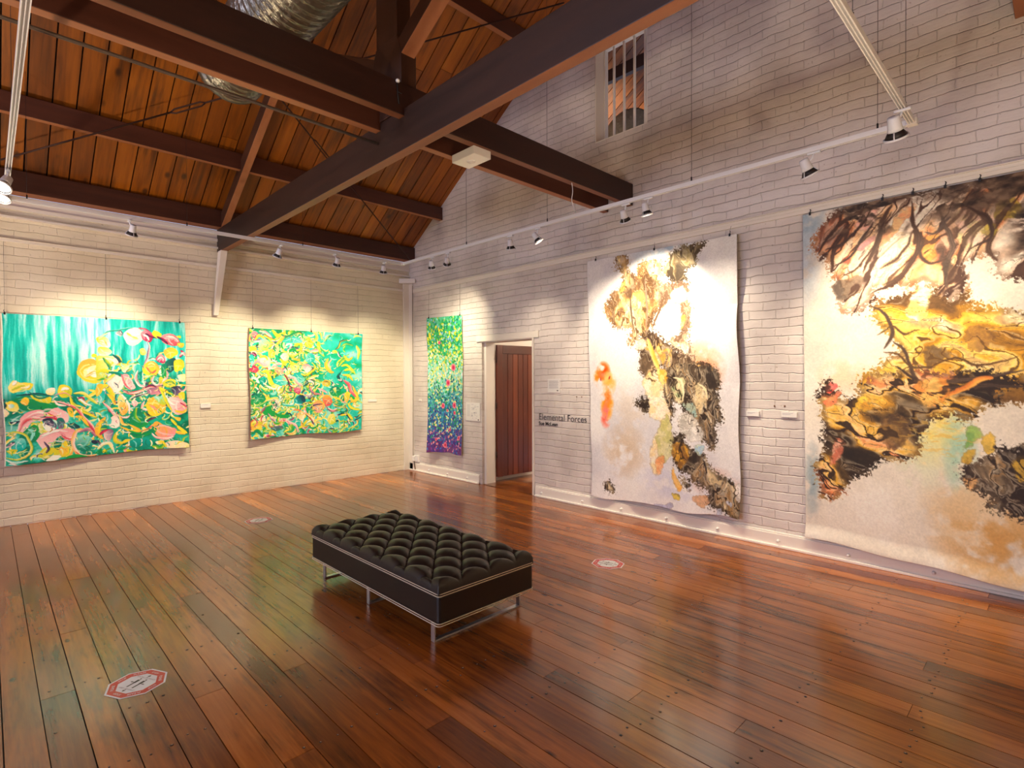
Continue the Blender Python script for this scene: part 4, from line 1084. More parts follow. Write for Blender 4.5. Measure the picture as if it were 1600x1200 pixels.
P4_ART="""b holeW 0.0 548 259 607 218 656 236 653 332 612 336 578 361 529 322 530 288
b holeW 0.0 609 175 670 155 692 200 652 217 608 200
m gold 0.0 223 8 308 6 315 61 378 92 389 52 469 35 537 46 535 130 567 172 566 211 497 246 478 295 442 324 388 332 332 371 294 360 316 298 210 299 134 226 146 184 188 145 256 129 268 83 231 48
m olive 0.0 536 86 579 55 621 30 685 8 763 2 808 12 777 41 761 87 699 95 682 137 617 151 585 124
m tan 0.0 500 147 585 134 698 143 705 177 633 162 600 194 549 229 498 207
m tan 0.0 632 215 696 209 734 240 733 288 709 325 716 363 739 411 690 434 643 409 570 363 546 328 604 341 655 332 655 255
m brown 0.0 369 362 460 315 562 358 643 399 737 430 828 450 871 483 877 547 556 549 558 476 542 466 471 525 418 505 383 464 377 403
m dark 0.0 559 466 872 469 877 570 876 607 898 638 867 681 859 718 851 760 806 739 761 703 675 688 652 650 669 621 622 588 604 622 601 709 699 706 682 745 744 770 798 777 835 821 921 856 995 904 993 1005 905 994 838 978 794 940 825 910 725 894 679 860 646 857 598 807 592 749 585 681 554 598 540 525
m dark 0.0 342 597 407 570 443 590 432 631 369 622
m dark 0.0 98 938 134 919 174 938 179 963 132 969 102 959
m dark 0.0 646 877 710 891 701 911 661 900"""
P5_ART="""m peach 0.0 33 88 131 9 304 9 417 9 545 9 721 3 722 280 667 252 647 212 625 190 566 204 544 221 561 262 533 299 487 286 428 241 379 252 276 260 262 298 135 307 165 235 114 202 93 154 55 126
m goldmid 0.0 275 293 366 267 428 251 487 291 566 272 599 323 723 386 723 529 218 540 327 446 340 398 275 348
m darkgold 0.0 60 567 101 511 147 558 200 557 252 509 390 480 723 480 686 515 648 560 609 572 575 609 515 602 454 610 428 649 415 705 355 733 293 738 250 783 190 807 120 872 81 863 55 859 49 797 33 773 66 733 75 640
m dark 0.0 637 677 681 664 724 695 724 837 643 834 626 800 574 791 551 767 545 726 598 701"""
PTS={'P1':[(.116,2.322),(1.861,2.339),(1.898,.722),(.134,.674)],'P2':[(2.642,2.32),(4.411,2.326),(4.388,.768),(2.654,.744)],'P3':[(7.491,2.609),(6.556,2.582),(6.557,.413),(7.457,.377)],'P4':[(4.118,3.028),(2.26,3.005),(2.226,.195),(4.038,.163)],'P5':[(1.675,3.06),(-.35,3.06),(-.35,.10),(1.64,.162)]}
PAL={'T':(8,172,150),'t':(140,222,206),'g':(4,128,104),'G':(24,160,74),'Y':(250,218,52),'y':(250,232,140),'L':(196,206,52),'O':(248,176,70),
'P':(240,150,160),'p':(250,208,196),'M':(176,28,84),'R':(222,74,88),'W':(252,246,232),'K':(34,50,74),'U':(130,92,128),'B':(24,90,170)}
PAL={k:c8(*v) for k,v in PAL.items()}; PAL['T']=c8(0,178,168); PAL['p']=c8(252,218,210)
_G=np.random.default_rng(77).random((64,256,256)).astype(np.float32)
def vn(X,Y,seed=0):
    g=_G[seed%64]; ix=np.floor(X).astype(int); iy=np.floor(Y).astype(int); tx=X-ix; ty=Y-iy; tx=tx*tx*(3-2*tx); ty=ty*ty*(3-2*ty)
    a=g[iy%256,ix%256]; b=g[iy%256,(ix+1)%256]; c=g[(iy+1)%256,ix%256]; d=g[(iy+1)%256,(ix+1)%256]
    return (a*(1-tx)+b*tx)*(1-ty)+(c*(1-tx)+d*tx)*ty
def fbm(X,Y,seed=0,o=4,r=.5):
    s=0;t=0;a=1.
    for k in range(o): s=s+a*vn(X*2**k+k*13.7,Y*2**k+k*7.1,seed+k); t+=a; a*=r
    return s/t
def sm(x,a,b): t=np.clip((x-a)/(b-a),0,1); return t*t*(3-2*t)
def lut(f,stops):
    f=np.clip(f,0,1); xs=[s[0] for s in stops]; return np.stack([np.interp(f,xs,[s[1][k]/255 for s in stops]) for k in range(3)],-1).astype(np.float32)
def draw(cv,data,skip=()):
    for L in data.strip().split('\n'):
        t=L.split(); k=t[0]; cs=t[1].split('/'); w=float(t[2]); n=[float(q) for q in t[3:]]; pts=list(zip(n[::2],n[1::2]))
        if k=='m' or len(cs[0])>1: continue
        c1=PAL[cs[0]]; c2=PAL[cs[1]] if len(cs)>1 else None
        if k=='s': 
            cv.stroke([(a+2,b+3) for a,b in pts],w*1.12,c1*.55+.0,None,soft=3,op=.38)   # darker underpaint line along the edge of the brush mark
            cv.stroke(pts,w,c1,c2,soft=3)
        else: 
            cv.poly(pts,c1,c2,soft=4,jit=7,seed=int(n[0])%40,ang=(n[1]*.7)%6)
            # a few curved brush lines inside the petal
            P=np.array(pts); c=P.mean(0); r=np.ptp(P,axis=0)
            if c2 is not None and min(r)>25:
                for q in range(3):
                    a=P[(q*2)%len(P)]*.8+c*.2; b=P[(q*2+3)%len(P)]*.75+c*.25; m=(a+b)/2+np.array([(b-a)[1],-(b-a)[0]])*.18
                    cv.stroke([a,m,b],min(r)*.035+1.2,(c2 if q%2 else c1*.5+.5)*.97,None,soft=3,op=.75)
# --- painting 1: turquoise ground with pale vertical washes
cv=Canvas(560,520,1.095,(0,0,0)); X,Y=cv.x,cv.y
st=fbm(X*.055,Y*.0035,3,4,.55); st2=fbm(X*.02,Y*.002,9,3); edge=sm(fbm(X*.02,Y*.006,12,3)+Y/1400,.55,.75)
bgc=lut(st,[(.28,(0,160,152)),(.45,(0,190,178)),(.58,(80,212,204)),(.74,(176,236,232))])
pale=lut(st,[(.3,(60,200,192)),(.45,(150,228,222)),(.65,(214,244,242))])
k=(sm(st2,.42,.62)*sm(X,60,200)*(1-sm(X,480,640))*(1-sm(Y,430,560)))[...,None]; cv.c=(bgc*(1-k*.75)+pale*k*.75).astype(np.float32)
low=sm(Y+60*fbm(X*.01,Y*.01,5),520,640)[...,None]; lc=lut(fbm(X*.02,Y*.02,21,4),[(.3,(0,120,96)),(.5,(6,164,132)),(.65,(50,196,174)),(.8,(150,222,206))]); cv.c=cv.c*(1-low)+lc*low
rt=(sm(X,520,700)*sm(Y,300,560))[...,None]; lc=lut(fbm(X*.025,Y*.025,31,3),[(.3,(0,110,84)),(.5,(4,150,116)),(.7,(20,176,150))]); cv.c=(cv.c*(1-rt)+lc*rt).astype(np.float32)
rg=random.Random(4)
def filler(cv,n,box,cols,rmin,rmax,seed,dens=None):
    rg=random.Random(seed)
    for _ in range(n):
        x=rg.uniform(box[0],box[1]); y=rg.uniform(box[2],box[3])
        if dens is not None and rg.random()>dens(x,y): continue
        a=rg.uniform(0,6.28); r=rg.uniform(rmin,rmax); b=rg.uniform(.5,1.6)*rg.choice((-1,1))
        pts=[(x+r*math.cos(a+b*t)*t*1.6-r*.5,y+r*math.sin(a+b*t)*t*1.6) for t in (0,.35,.7,1.05,1.4)]
        c=rg.choice(cols); c2=rg.choice('WYytGL'); cv.stroke(pts,rg.uniform(.16,.3)*r,PAL[c],PAL[c2],soft=3)
filler(cv,230,(0,1000,560,1000),'gGtTYLPpWOKy',12,40,8,lambda x,y:.9)
filler(cv,130,(520,1000,300,700),'gGtYLPpOWKM',12,36,9,lambda x,y:.8)
draw(cv,P1_ART); filler(cv,110,(480,1000,330,990),'gGWMKYpt',7,17,19); filler(cv,70,(30,520,620,990),'gGWMKYpt',7,17,29)
cv.warp(7,10,10,3); edgeL=sm(-X,-9,-4)[...,None]; cv.c=cv.c*(1-edgeL)+c8(236,226,206)*edgeL
gr=(fbm(X*.25,Y*.25,41,2)-.5)[...,None]*.10; cv.c=np.clip(cv.c*(1+gr),0,1); C1=cv
# --- painting 2
cv=Canvas(440,400,1.11,(0,0,0)); X,Y=cv.x,cv.y
cv.c=lut(fbm(X*.009,Y*.009,2,4)*.8+.1+.12*sm(X,450,700),[(.25,(0,110,80)),(.42,(8,160,96)),(.55,(10,178,150)),(.7,(60,200,190)),(.85,(150,222,206))])
filler(cv,560,(0,620,0,1000),'gGGtTYYLPpWOKMyy',16,52,11); filler(cv,130,(560,1000,560,1000),'gGGtTYLPOKy',14,44,12); filler(cv,60,(560,1000,0,560),'gTGtL',14,40,13)
draw(cv,P2_ART); filler(cv,200,(0,620,0,1000),'gGWKYMpPL',7,20,23); filler(cv,50,(600,1000,300,1000),'gGWKYpL',7,16,24)
cv.warp(8,12,12,13); gr=(fbm(X*.25,Y*.25,43,2)-.5)[...,None]*.1; cv.c=np.clip(cv.c*(1+gr),0,1)
e=sm(-X,-14,-6)[...,None]; cv.c=cv.c*(1-e)+c8(120,90,76)*e; C2=cv
# --- painting 3: dabs running from green down to violet
cv=Canvas(220,560,.43,(0,0,0)); X,Y=cv.x,cv.y
cv.c=lut(Y/1000+.10*(fbm(X*.012,Y*.02,4,4)-.5)*2,[(0,(90,190,150)),(.12,(44,170,84)),(.3,(70,190,120)),(.42,(150,216,196)),(.55,(120,206,180)),(.68,(50,150,170)),(.8,(30,100,160)),(.9,(60,60,140)),(1,(110,50,120))])
rg=random.Random(2)
bands=[(0,.28,['G','g','t','L','Y','G','g',(120,170,210)]),(.2,.36,['G','L','Y','y','g','t']),(.3,.56,['y','t','W','y',(170,215,225),'L','G','t']),(.48,.72,['t','g',(30,110,160),(20,70,130),'y','G',(90,190,210)]),(.66,.9,[(30,90,170),(40,140,190),'t',(40,50,130),'G','y',(90,60,150)]),(.84,1,[(80,50,150),(50,40,120),(140,60,150),(60,120,190),(110,40,100),'P'])]
for (a,b,cs) in bands:
    for _ in range(int(2300*(b-a))):
        x=rg.uniform(0,1000); y=(rg.triangular(a-.04,b+.04))*1000; c=rg.choice(cs); c=PAL[c] if isinstance(c,str) else c8(*c)
        an=rg.uniform(0,6.28); r=rg.uniform(14,46); cv.stroke([(x,y),(x+r*math.cos(an)*.5,y+r*math.sin(an)*.18+3),(x+r*math.cos(an),y+r*math.sin(an)*.45)],rg.uniform(7,19),c*rg.uniform(.88,1.1),None,soft=8)
for (x,y,r) in ((350,190,34),(740,375,62),(590,487,58),(440,655,48),(760,650,52),(500,945,50),(770,705,34),(250,905,30),(900,880,36),(640,830,30),(560,690,26)):
    cv.poly([(x+r*math.cos(q*PI/4)*(1+.15*math.sin(q*3)),y+r*.43*math.sin(q*PI/4)) for q in range(8)],c8(236,130,150),None,soft=8)
    cv.poly([(x+r*.55*math.cos(q*PI/3),y+r*.24*math.sin(q*PI/3)) for q in range(6)],c8(205,30,84),None,soft=8)
C3=cv
# --- fluid ink paintings
KINDS={
 'gold':dict(st=[(0,(110,80,50)),(.2,(160,118,72)),(.36,(206,160,90)),(.5,(200,172,136)),(.62,(240,212,140)),(.76,(214,190,160)),(1,(250,240,206))],ln=(100,70,42),sc=.024,lw=.04,jit=14),
 'olive':dict(st=[(0,(70,56,36)),(.3,(120,100,62)),(.5,(168,150,96)),(.7,(210,190,140)),(1,(226,214,190))],ln=(60,46,30),sc=.014,lw=.04,jit=16),
 'tan':dict(st=[(0,(112,84,62)),(.35,(168,134,104)),(.55,(206,170,132)),(.75,(236,206,160)),(1,(250,236,214))],ln=(120,92,70),sc=.024,lw=.045,jit=14),
 'brown':dict(st=[(0,(74,56,40)),(.3,(120,98,74)),(.48,(160,130,94)),(.62,(214,158,64)),(.8,(150,136,118)),(1,(240,214,150))],ln=(62,42,28),sc=.022,lw=.045,jit=12),
 'dark':dict(st=[(0,(50,38,28)),(.3,(78,62,46)),(.5,(104,88,68)),(.62,(128,108,82)),(.76,(160,124,80)),(.86,(116,104,88)),(1,(214,190,144))],ln=(44,32,22),sc=.024,lw=.05,jit=14),
 'peach':dict(st=[(0,(90,66,52)),(.18,(170,104,74)),(.34,(236,150,92)),(.48,(250,196,140)),(.62,(250,216,184)),(.78,(206,176,150)),(1,(250,236,214))],ln=(64,38,26),sc=.015,lw=.075,jit=10),
 'goldmid':dict(st=[(0,(110,78,40)),(.25,(168,118,40)),(.42,(212,152,40)),(.56,(240,190,62)),(.7,(250,214,110)),(.84,(206,164,110)),(1,(252,240,190))],ln=(96,66,34),sc=.013,lw=.03,jit=16),
 'darkgold':dict(st=[(0,(44,34,22)),(.25,(84,64,38)),(.42,(124,92,44)),(.55,(196,140,44)),(.68,(242,186,70)),(.82,(250,200,120)),(1,(250,150,90))],ln=(44,30,20),sc=.018,lw=.055,jit=14)}
def organic(cv,kind,pts,seed,rot=0.,stretch=1.,amt=1.):
    K=KINDS[kind]; m0=cv.c.copy(); cv.c[:]=0; cv.poly(pts,(1,1,1),None,soft=60,jit=K['jit']*1.5,seed=seed); a0=cv.c[...,0].copy(); cv.c=m0; HN=1
    ky=cv.ys; X,Y=cv.x,cv.y*ky; sc=K['sc']
    c,s_=math.cos(rot),math.sin(rot); A=(X*c+Y*s_)*sc/stretch; B=(-X*s_+Y*c)*sc
    wx=fbm(A*.9,B*.9,seed,3)-.5; wy=fbm(A*.9+9,B*.9+4,seed+5,3)-.5; A2=A+wx*2.6; B2=B+wy*2.6
    f=fbm(A2,B2,seed+11,3,.45); tone=fbm(A2*.55+3,B2*.55+8,seed+17,3,.5); fine=fbm(X*.11,Y*.11,seed+3,3)
    col=lut((tone-.5)*1.9+.5+(f-.5)*.5,K['st']); col*= (.86+.28*fine)[...,None]
    lw=K['lw']*(.5+1.2*vn(A*1.3,B*1.3,seed+23)); l=np.abs(f-.5); line=1-sm(l,lw*.35,lw); f3=fbm(A2*2.3+5,B2*2.3,seed+29,2); l2=(1-sm(np.abs(f3-.5),.008,.03))*.55
    halo=sm(l,lw,lw*1.7)*(1-sm(l,lw*1.9,lw*3.4)); col=col*(1-.35*halo[...,None])+c8(252,240,214)*.35*halo[...,None]
    line=np.maximum(line,l2)[...,None]; col=col*(1-line*.9)+c8(*K['ln'])*line*.9
    # ragged dark granulation along the rim of the shape
    g=fbm(X*.13,Y*.13,seed+37,4,.6); al=sm(a0+(g-.5)*1.3*(a0<.99)*(a0>.01),.34,.62)
    rim=(sm(al,.2,.9)*(1-sm(a0,.7,1.0)))[...,None]; col=col*(1-rim*.4)+c8(*K['ln'])*rim*.4
    cv.lines=np.maximum(getattr(cv,'lines',0*a0)*(1-al),line[...,0]*al); al=(al*amt)[...,None]; cv.c=(cv.c*(1-al)+col*al).astype(np.float32)
def soft(cv,x,y,rx,ry,col,op,seed=0):
    f=fbm(cv.x*.02,cv.y*.02*cv.ys,seed,4); d=((cv.x-x)/rx)**2+((cv.y-y)/ry)**2; a=np.clip(1-d,0,1)*op*sm(f,.25,.6); cv.c=cv.c*(1-a[...,None])+c8(*col)*a[...,None]
def masks(data):
    out=[]
    for L in data.strip().split('\n'):
        t=L.split(); n=[float(q) for q in t[3:]]; out.append((t[0],t[1],list(zip(n[::2],n[1::2]))))
    return out
def extras(cv,L):
    for t in L:
        k=t[0]
        if k=='b':
            keep=cv.c.copy(); sd=len(t[2])+int(t[2][0][0])%30
            P=np.array(t[2],float); sz=float(np.ptp(P,axis=0).min()); cv.c=np.zeros_like(keep); cv.poly(t[2],(1,1,1),None,soft=min(38,10+sz*.35),jit=16,seed=sd); al=cv.c[...,0]; cv.c=keep
            XX,YY=cv.x,cv.y*cv.ys; f=fbm(XX*.03+sd,YY*.03,sd,4,.55); c1=c8(*t[1]); c2=c8(*t[3]) if len(t)>3 and t[3] else c1*.86
            k2=sm(f,.36,.62)[...,None]; col=c1*(1-k2)+c2*k2; col=col*(.9+.2*fbm(XX*.12,YY*.12,sd+3,2))[...,None]
            g=fbm(XX*.1,YY*.1,sd+5,3); al2=sm(al+(g-.5)*.5*(al<.98)*(al>.02),.3,.7)
            rim=sm(al2,.05,.5)*(1-sm(al2,.5,.98)); ln=getattr(cv,'lines',0*al); a3=(al2*(1-.8*ln)*.82)[...,None]
            cv.c=cv.c*(1-a3)+col*a3; rm=(rim*.22)[...,None]; cv.c=cv.c*(1-rm)+c8(96,66,42)*rm if len(t)<5 else cv.c; cv.c=cv.c.astype(np.float32)
        elif k=='s': cv.stroke(t[3],t[2],c8(*t[1]),c8(*t[4]) if len(t)>4 else None,soft=5)
        elif k=='f': soft(cv,*t[1:])
cv=Canvas(460,700,.65,(0,0,0)); X,Y=cv.x,cv.y*cv.ys
base=lut(fbm(X*.004,Y*.004,6,5,.55),[(.3,(216,212,214)),(.5,(232,228,226)),(.7,(242,238,232))]); cv.c=base*(.97+.05*fbm(X*.12,Y*.12,8,3))[...,None]
extras(cv,[('f',260,800,190,120,(206,176,140),.7,5),('f',300,640,160,120,(214,190,160),.4,6),('f',620,900,300,80,(196,196,222),.55,7),('f',560,20,200,50,(160,186,206),.9,8),('f',400,30,90,60,(190,200,210),.7,9),
 ('f',760,440,150,90,(232,176,140),1.,3),('f',830,470,110,80,(226,160,124),.9,4),('f',860,880,160,60,(224,178,156),.7,14)])
for i,(k,nm,pts) in enumerate(masks(P4_ART)):
    if k=='m': organic(cv,nm,pts,3+i*2,rot=PI/2-.1,stretch=1.7)
    if i in (1,):
        pass
for (k,nm,pts) in masks(P4_ART)[:2]: cv.poly(pts,c8(246,240,228),None,soft=14,jit=12,seed=5)
E1=[('b',(250,226,140),[(470,72),(530,72),(530,118),(480,114)],(250,240,200)),('b',(250,214,104),[(360,160),(412,158),(418,186),(372,182)]),('b',(252,236,180),[(372,198),(408,198),(388,226)]),('b',(250,206,90),[(248,118),(285,112),(278,150),(250,150)]),
 ('b',(252,232,180),[(660,268),(690,272),(680,312),(662,320)],(240,190,80)),('b',(252,240,214),[(356,354),(412,350),(424,374),(372,384)]),
 ('s',(240,168,60),15,[(440,345),(458,380),(478,416),(500,450),(520,490)],(250,214,130)),('s',(150,128,108),6,[(432,110),(436,180),(440,240),(432,330)]),('s',(96,72,50),5,[(330,150),(330,240),(350,320)]),('s',(110,80,54),6,[(560,180),(520,240),(470,310)]),
 ('b',(250,232,200),[(392,520),(500,470),(560,480),(548,560),(580,640),(600,720),(570,740),(545,800),(490,880),(455,860),(440,810),(470,740),(520,680),(450,660),(440,610)],(246,214,150)),
 ('b',(240,170,50),[(500,465),(560,470),(556,520),(520,520)],(250,210,110)),('b',(190,186,110),[(500,700),(560,640),(600,720),(590,790),(520,830),(490,790)],(214,206,150)),('b',(246,190,130),[(480,820),(540,800),(530,860),(500,880)],(236,150,90)),
 ('b',(244,238,226),[(640,640),(700,632),(760,668),(796,718),(720,738),(672,712),(650,680)]),('b',(150,190,186),[(668,590),(726,596),(764,650),(706,630)],(190,206,180)),('b',(150,190,220),[(744,750),(806,748),(786,786),(744,780)],(200,214,190)),
 ('b',(232,168,48),[(602,748),(690,748),(700,790),(650,836),(600,790)],(150,100,40)),('b',(240,160,50),[(594,838),(660,898),(640,926),(600,880)],(250,190,90)),
 ('b',(248,226,176),[(600,520),(660,500),(672,560),(640,590),(612,560)],(180,196,140)),('b',(230,210,160),[(742,536),(770,520),(776,550),(752,566)]),('s',(244,222,180),7,[(606,500),(650,508),(672,550),(664,590)]),('s',(236,214,170),6,[(760,520),(800,540),(816,580)]),
 ('b',(196,196,224),[(450,1000),(560,978),(604,990),(540,1010)]),('b',(222,190,60),[(585,938),(634,936),(640,958),(596,956)],(150,130,50)),('b',(206,212,232),[(856,976),(890,970),(884,1004),(858,1006)]),('b',(206,212,232),[(910,950),(944,950),(938,970)]),('b',(236,196,60),[(948,1030),(976,1030),(986,1056),(964,1054)]),('b',(232,180,140),[(730,938),(812,936),(804,976),(740,960)],(214,160,110)),('b',(236,222,200),[(800,1000),(850,1010),(880,1040),(830,1050)],(206,196,130)),
 ('b',(240,232,224),[(960,890),(1000,880),(1000,930),(975,930)]),
 ('f',90,500,70,50,(248,140,40),1.6,3),('f',110,470,60,45,(250,120,50),1.6,11),('f',150,520,60,60,(236,190,110),1.4,12),('f',130,610,56,70,(248,170,70),1.8,13),('f',125,575,45,60,(250,140,60),1.5,15),('f',120,660,45,55,(246,130,110),1.5,17),
 ('s',(190,50,30),4,[(84,496),(92,512)]),('s',(190,50,30),4,[(150,505),(158,490)])]
extras(cv,E1)
sp=fbm(X*.2,Y*.2,33,2); cv.c*=(.95+.1*sp)[...,None]; cv.warp(6,22,30,5,4); C4=cv
# --- painting 5
cv=Canvas(620,720,.70,(0,0,0)); X,Y=cv.x,cv.y*cv.ys
cv.c=lut(fbm(X*.004,Y*.004,16,5,.55),[(.3,(216,206,192)),(.5,(236,226,208)),(.7,(244,236,222))])*(.97+.05*fbm(X*.12,Y*.12,18,3))[...,None]
extras(cv,[('f',20,20,80,160,(170,186,196),1.2,5),('f',20,150,60,180,(196,206,212),.8,6),('f',30,820,40,130,(150,170,176),.9,7),('f',640,900,220,130,(214,170,110),1.2,8),('f',560,830,160,120,(226,196,150),.8,9),('f',450,640,120,110,(250,220,110),1.4,10),('f',430,700,120,120,(222,226,190),.8,11),('f',540,690,60,130,(170,206,180),1.,12),('f',150,500,120,60,(250,214,180),1.,13),('f',260,440,100,60,(250,236,214),1.,14)])
rots=[-.95,.2,.35,.9]; strs=[2.6,1.8,2.2,1.6]
MS=masks(P5_ART)
for i in (1,0,2,3):
    k,nm,pts=MS[i]
    if i==0: pts=[(a,b) if a<720 else (1010,b) for a,b in pts]
    if i in (1,2,3): pts=[(a,b) if a<720 else (1010,b+20) for a,b in pts]
    organic(cv,nm,pts,5+i*3,rot=rots[i],stretch=strs[i])
def U5(c,L): return L
E5=[('b',(250,236,206),[(300,150),(352,106),(398,126),(360,170),(300,212),(280,206)],(250,214,150)),('b',(252,240,214),[(286,236),(350,192),(386,188),(378,214),(330,240)],(250,224,160)),('b',(250,206,160),[(246,130),(290,74),(306,60),(312,90),(280,130)],(250,220,180)),
 ('b',(240,150,96),[(300,90),(340,52),(392,30),(396,60),(352,90),(300,130)],(248,190,120)),('b',(226,150,150),[(200,122),(240,100),(268,96),(240,130)]),('b',(240,96,70),[(150,152),(176,146),(170,166)]),('b',(250,206,186),[(196,60),(250,26),(284,20),(270,60),(232,84)],(240,170,150)),
 ('b',(250,214,190),[(520,80),(560,64),(600,90),(622,150),(560,170),(530,136)],(236,222,160)),('b',(244,196,160),[(486,92),(514,92),(526,130),(506,160),(486,130)]),('b',(248,200,100),[(440,134),(478,116),(476,150),(450,196),(424,186)],(222,150,60)),
 ('s',(74,50,36),9,[(60,130),(130,60),(220,25),(320,12),(430,6)]),('s',(80,52,36),8,[(110,190),(130,110),(190,50)]),('s',(86,60,44),9,[(230,200),(280,130),(300,60),(330,20)]),('s',(80,54,40),8,[(395,20),(400,80),(420,120),(400,180),(350,232),(260,262)]),('s',(100,78,64),9,[(480,60),(520,150),(500,210),(505,270)]),
 ('s',(86,60,44),8,[(610,40),(600,80),(640,130),(622,176),(650,210)]),('b',(220,196,60),[(640,70),(680,60),(712,80),(700,110),(650,110)],(160,140,40)),('b',(214,190,60),[(612,120),(650,120),(640,150)]),
 ('b',(70,54,42),[(500,190),(528,210),(524,250),(500,258),(488,220)]),('b',(70,54,42),[(120,225),(160,210),(230,215),(200,260),(140,270)],(120,100,80)),
 ('b',(252,248,232),[(430,240),(452,262),(442,330),(408,350),(380,320),(398,280)],(250,226,130)),('b',(150,106,56),[(560,380),(600,370),(640,400),(600,430),(560,420)],(190,140,60)),('b',(120,90,60),[(434,420),(470,412),(500,450),(450,480)]),
 ('s',(86,66,50),7,[(260,300),(310,330),(330,380),(300,420)]),('s',(86,66,50),7,[(330,400),(370,430),(420,520),(520,510),(620,500),(720,480)]),('s',(70,52,38),8,[(340,470),(460,530),(600,520),(720,520)]),('s',(214,120,50),10,[(480,560),(560,525),(600,505),(640,500)],(248,180,80)),
 ('b',(230,60,64),[(80,530),(106,524),(122,540),(96,552)],(246,120,110)),('b',(248,120,80),[(80,575),(130,552),(150,560),(130,586),(96,590)],(250,160,100)),('b',(252,196,100),[(400,520),(490,500),(520,540),(450,580),(420,560)],(240,150,60)),('b',(90,66,44),[(300,620),(360,606),(392,640),(360,690),(300,700)],(130,96,56)),
 ('b',(242,180,150),[(120,690),(150,690),(140,740),(104,770)],(220,120,90)),('b',(250,206,60),[(180,580),(230,550),(260,580),(230,600)],(214,150,40)),('b',(150,190,80),[(556,650),(572,620),(606,644),(584,672),(552,684)],(110,160,70)),('b',(236,190,60),[(610,650),(640,640),(640,676),(616,680)]),('b',(232,180,50),[(556,690),(580,680),(570,720),(548,710)]),
 ('b',(250,190,120),[(560,760),(600,750),(580,790)]),('b',(240,190,60),[(690,700),(720,690),(722,740),(700,740)])]
extras(cv,E5)
def ridge(cv,band,seed,ln,op,x0,x1):
    X,Y=cv.x,cv.y*cv.ys; f=fbm(X*.011+fbm(X*.02,Y*.02,seed,2)*1.6,Y*.03+fbm(X*.02+7,Y*.02,seed+2,2)*1.6,seed+4,4,.55)
    m=band*sm(f,.40,.56); c=lut(fbm(X*.03,Y*.05,seed+9,3),[(.3,(46,34,26)),(.5,(84,64,50)),(.7,(130,106,84))]); a=(m*op)[...,None]; cv.c=(cv.c*(1-a)+c*a).astype(np.float32)
top=sm(cv.x,80,200)*(1-sm(cv.y+cv.x*.0-60*fbm(cv.x*.01,cv.y*.01,3),10,95)); ridge(cv,top,20,None,1.,0,1)
rt=sm(cv.x+60*fbm(cv.x*.012,cv.y*.012,7),470,560)*(1-sm(cv.y+70*fbm(cv.x*.012,cv.y*.012,9),60,170)); ridge(cv,rt,26,None,.9,0,1)
r3=sm(cv.x,660,720)*(1-sm(cv.y,180,260)); ridge(cv,r3,32,None,1.,0,1)
E6=[('s',(66,44,32),5,[(90,120),(150,110),(215,70),(262,18)]),('s',(66,44,32),5,[(120,170),(180,150),(240,90),(270,60)]),('s',(80,54,38),4,[(150,210),(215,180),(262,140),(300,80)]),('s',(74,50,36),5,[(235,190),(262,160),(286,96),(330,40)]),
 ('s',(84,60,44),5,[(290,196),(340,176),(380,140),(398,110)]),('s',(84,60,44),4,[(300,240),(350,224),(392,180)]),('s',(78,54,40),6,[(432,130),(420,170),(452,196),(500,190)]),('s',(90,70,60),5,[(440,110),(470,118),(500,90),(516,80)]),
 ('s',(70,48,36),6,[(556,60),(590,80),(624,100),(630,150),(570,172)]),('s',(96,70,40),4,[(280,380),(330,360),(370,380),(420,372)]),('s',(96,70,40),4,[(300,430),(350,440),(390,470),(470,474)]),('s',(96,66,34),4,[(440,480),(520,450),(600,470),(700,450)])]
extras(cv,E6)
# fringe of fine radiating marks below the gold
fr=fbm(X*.03,Y*.12,51,3); a=sm(fr,.55,.7)*np.clip(1-((cv.x-470)/170)**2-((cv.y-650)/80)**2,0,1); cv.c=cv.c*(1-a[...,None]*.6)+c8(236,190,80)*a[...,None]*.6
sp=fbm(X*.2,Y*.2,53,2); cv.c*=(.95+.1*sp)[...,None]; cv.warp(7,24,28,15,4); C5=cv
# --- hang them
def off_small(ph,bot=.03,rip=.01):
    def f(U,V):
        o=.022+.006*np.sin(U*5+ph)*V+bot*V**6*(.6+.4*np.sin(U*8+ph))+rip*np.abs(np.sin(V*7+ph))*np.maximum(sm(U,.9,1.),sm(-U,-.1,0.))
        dz=-.010*V**4*(np.sin(U*7+ph)+.6*np.sin(U*13+ph*2)); dh=.008*np.sin(V*9+ph)*(sm(U,.9,1)+sm(-U,-.1,0)); return o,dh,dz
    return f
sheet('p1',C1,PTS['P1'],'L',off_small(.5),'large turquoise painting with yellow and pink swirling flowers, leftmost on the left wall','paperback',[.02,.53,.97],wires=3.1)
sheet('p2',C2,PTS['P2'],'L',off_small(2.1),'smaller square green painting crowded with yellow and pink petals on the left wall','paperback',[.04,.52,.96],wires=3.1)
sheet('p3',C3,PTS['P3'],'R',off_small(1.1,.05),'tall narrow painting shading from green to violet, between room corner and doorway','paperback',[.05,.93])
def off4(U,V):
    o=.03+sm(U,.86,1.)*(.010+.05*np.abs(np.sin(V*PI*3.6+.4))*(.5+.5*np.cos(V*4)))+V**5*(.008+.035*np.sin(U*9.5+1.)**2)+.006*np.sin(U*6+V*4)
    dz=-.016*V**5*np.sin(U*12); dh=-.010*np.sin(V*16)*sm(U,.9,1)+.006*np.sin(V*20)*sm(-U,-.08,0); return o,dh,dz
sheet('p4',C4,PTS['P4'],'R',off4,'tall white painting with gold and brown flowing shapes and an orange spot, beside the lettering','paperback_grey',[.07,.5,.96])
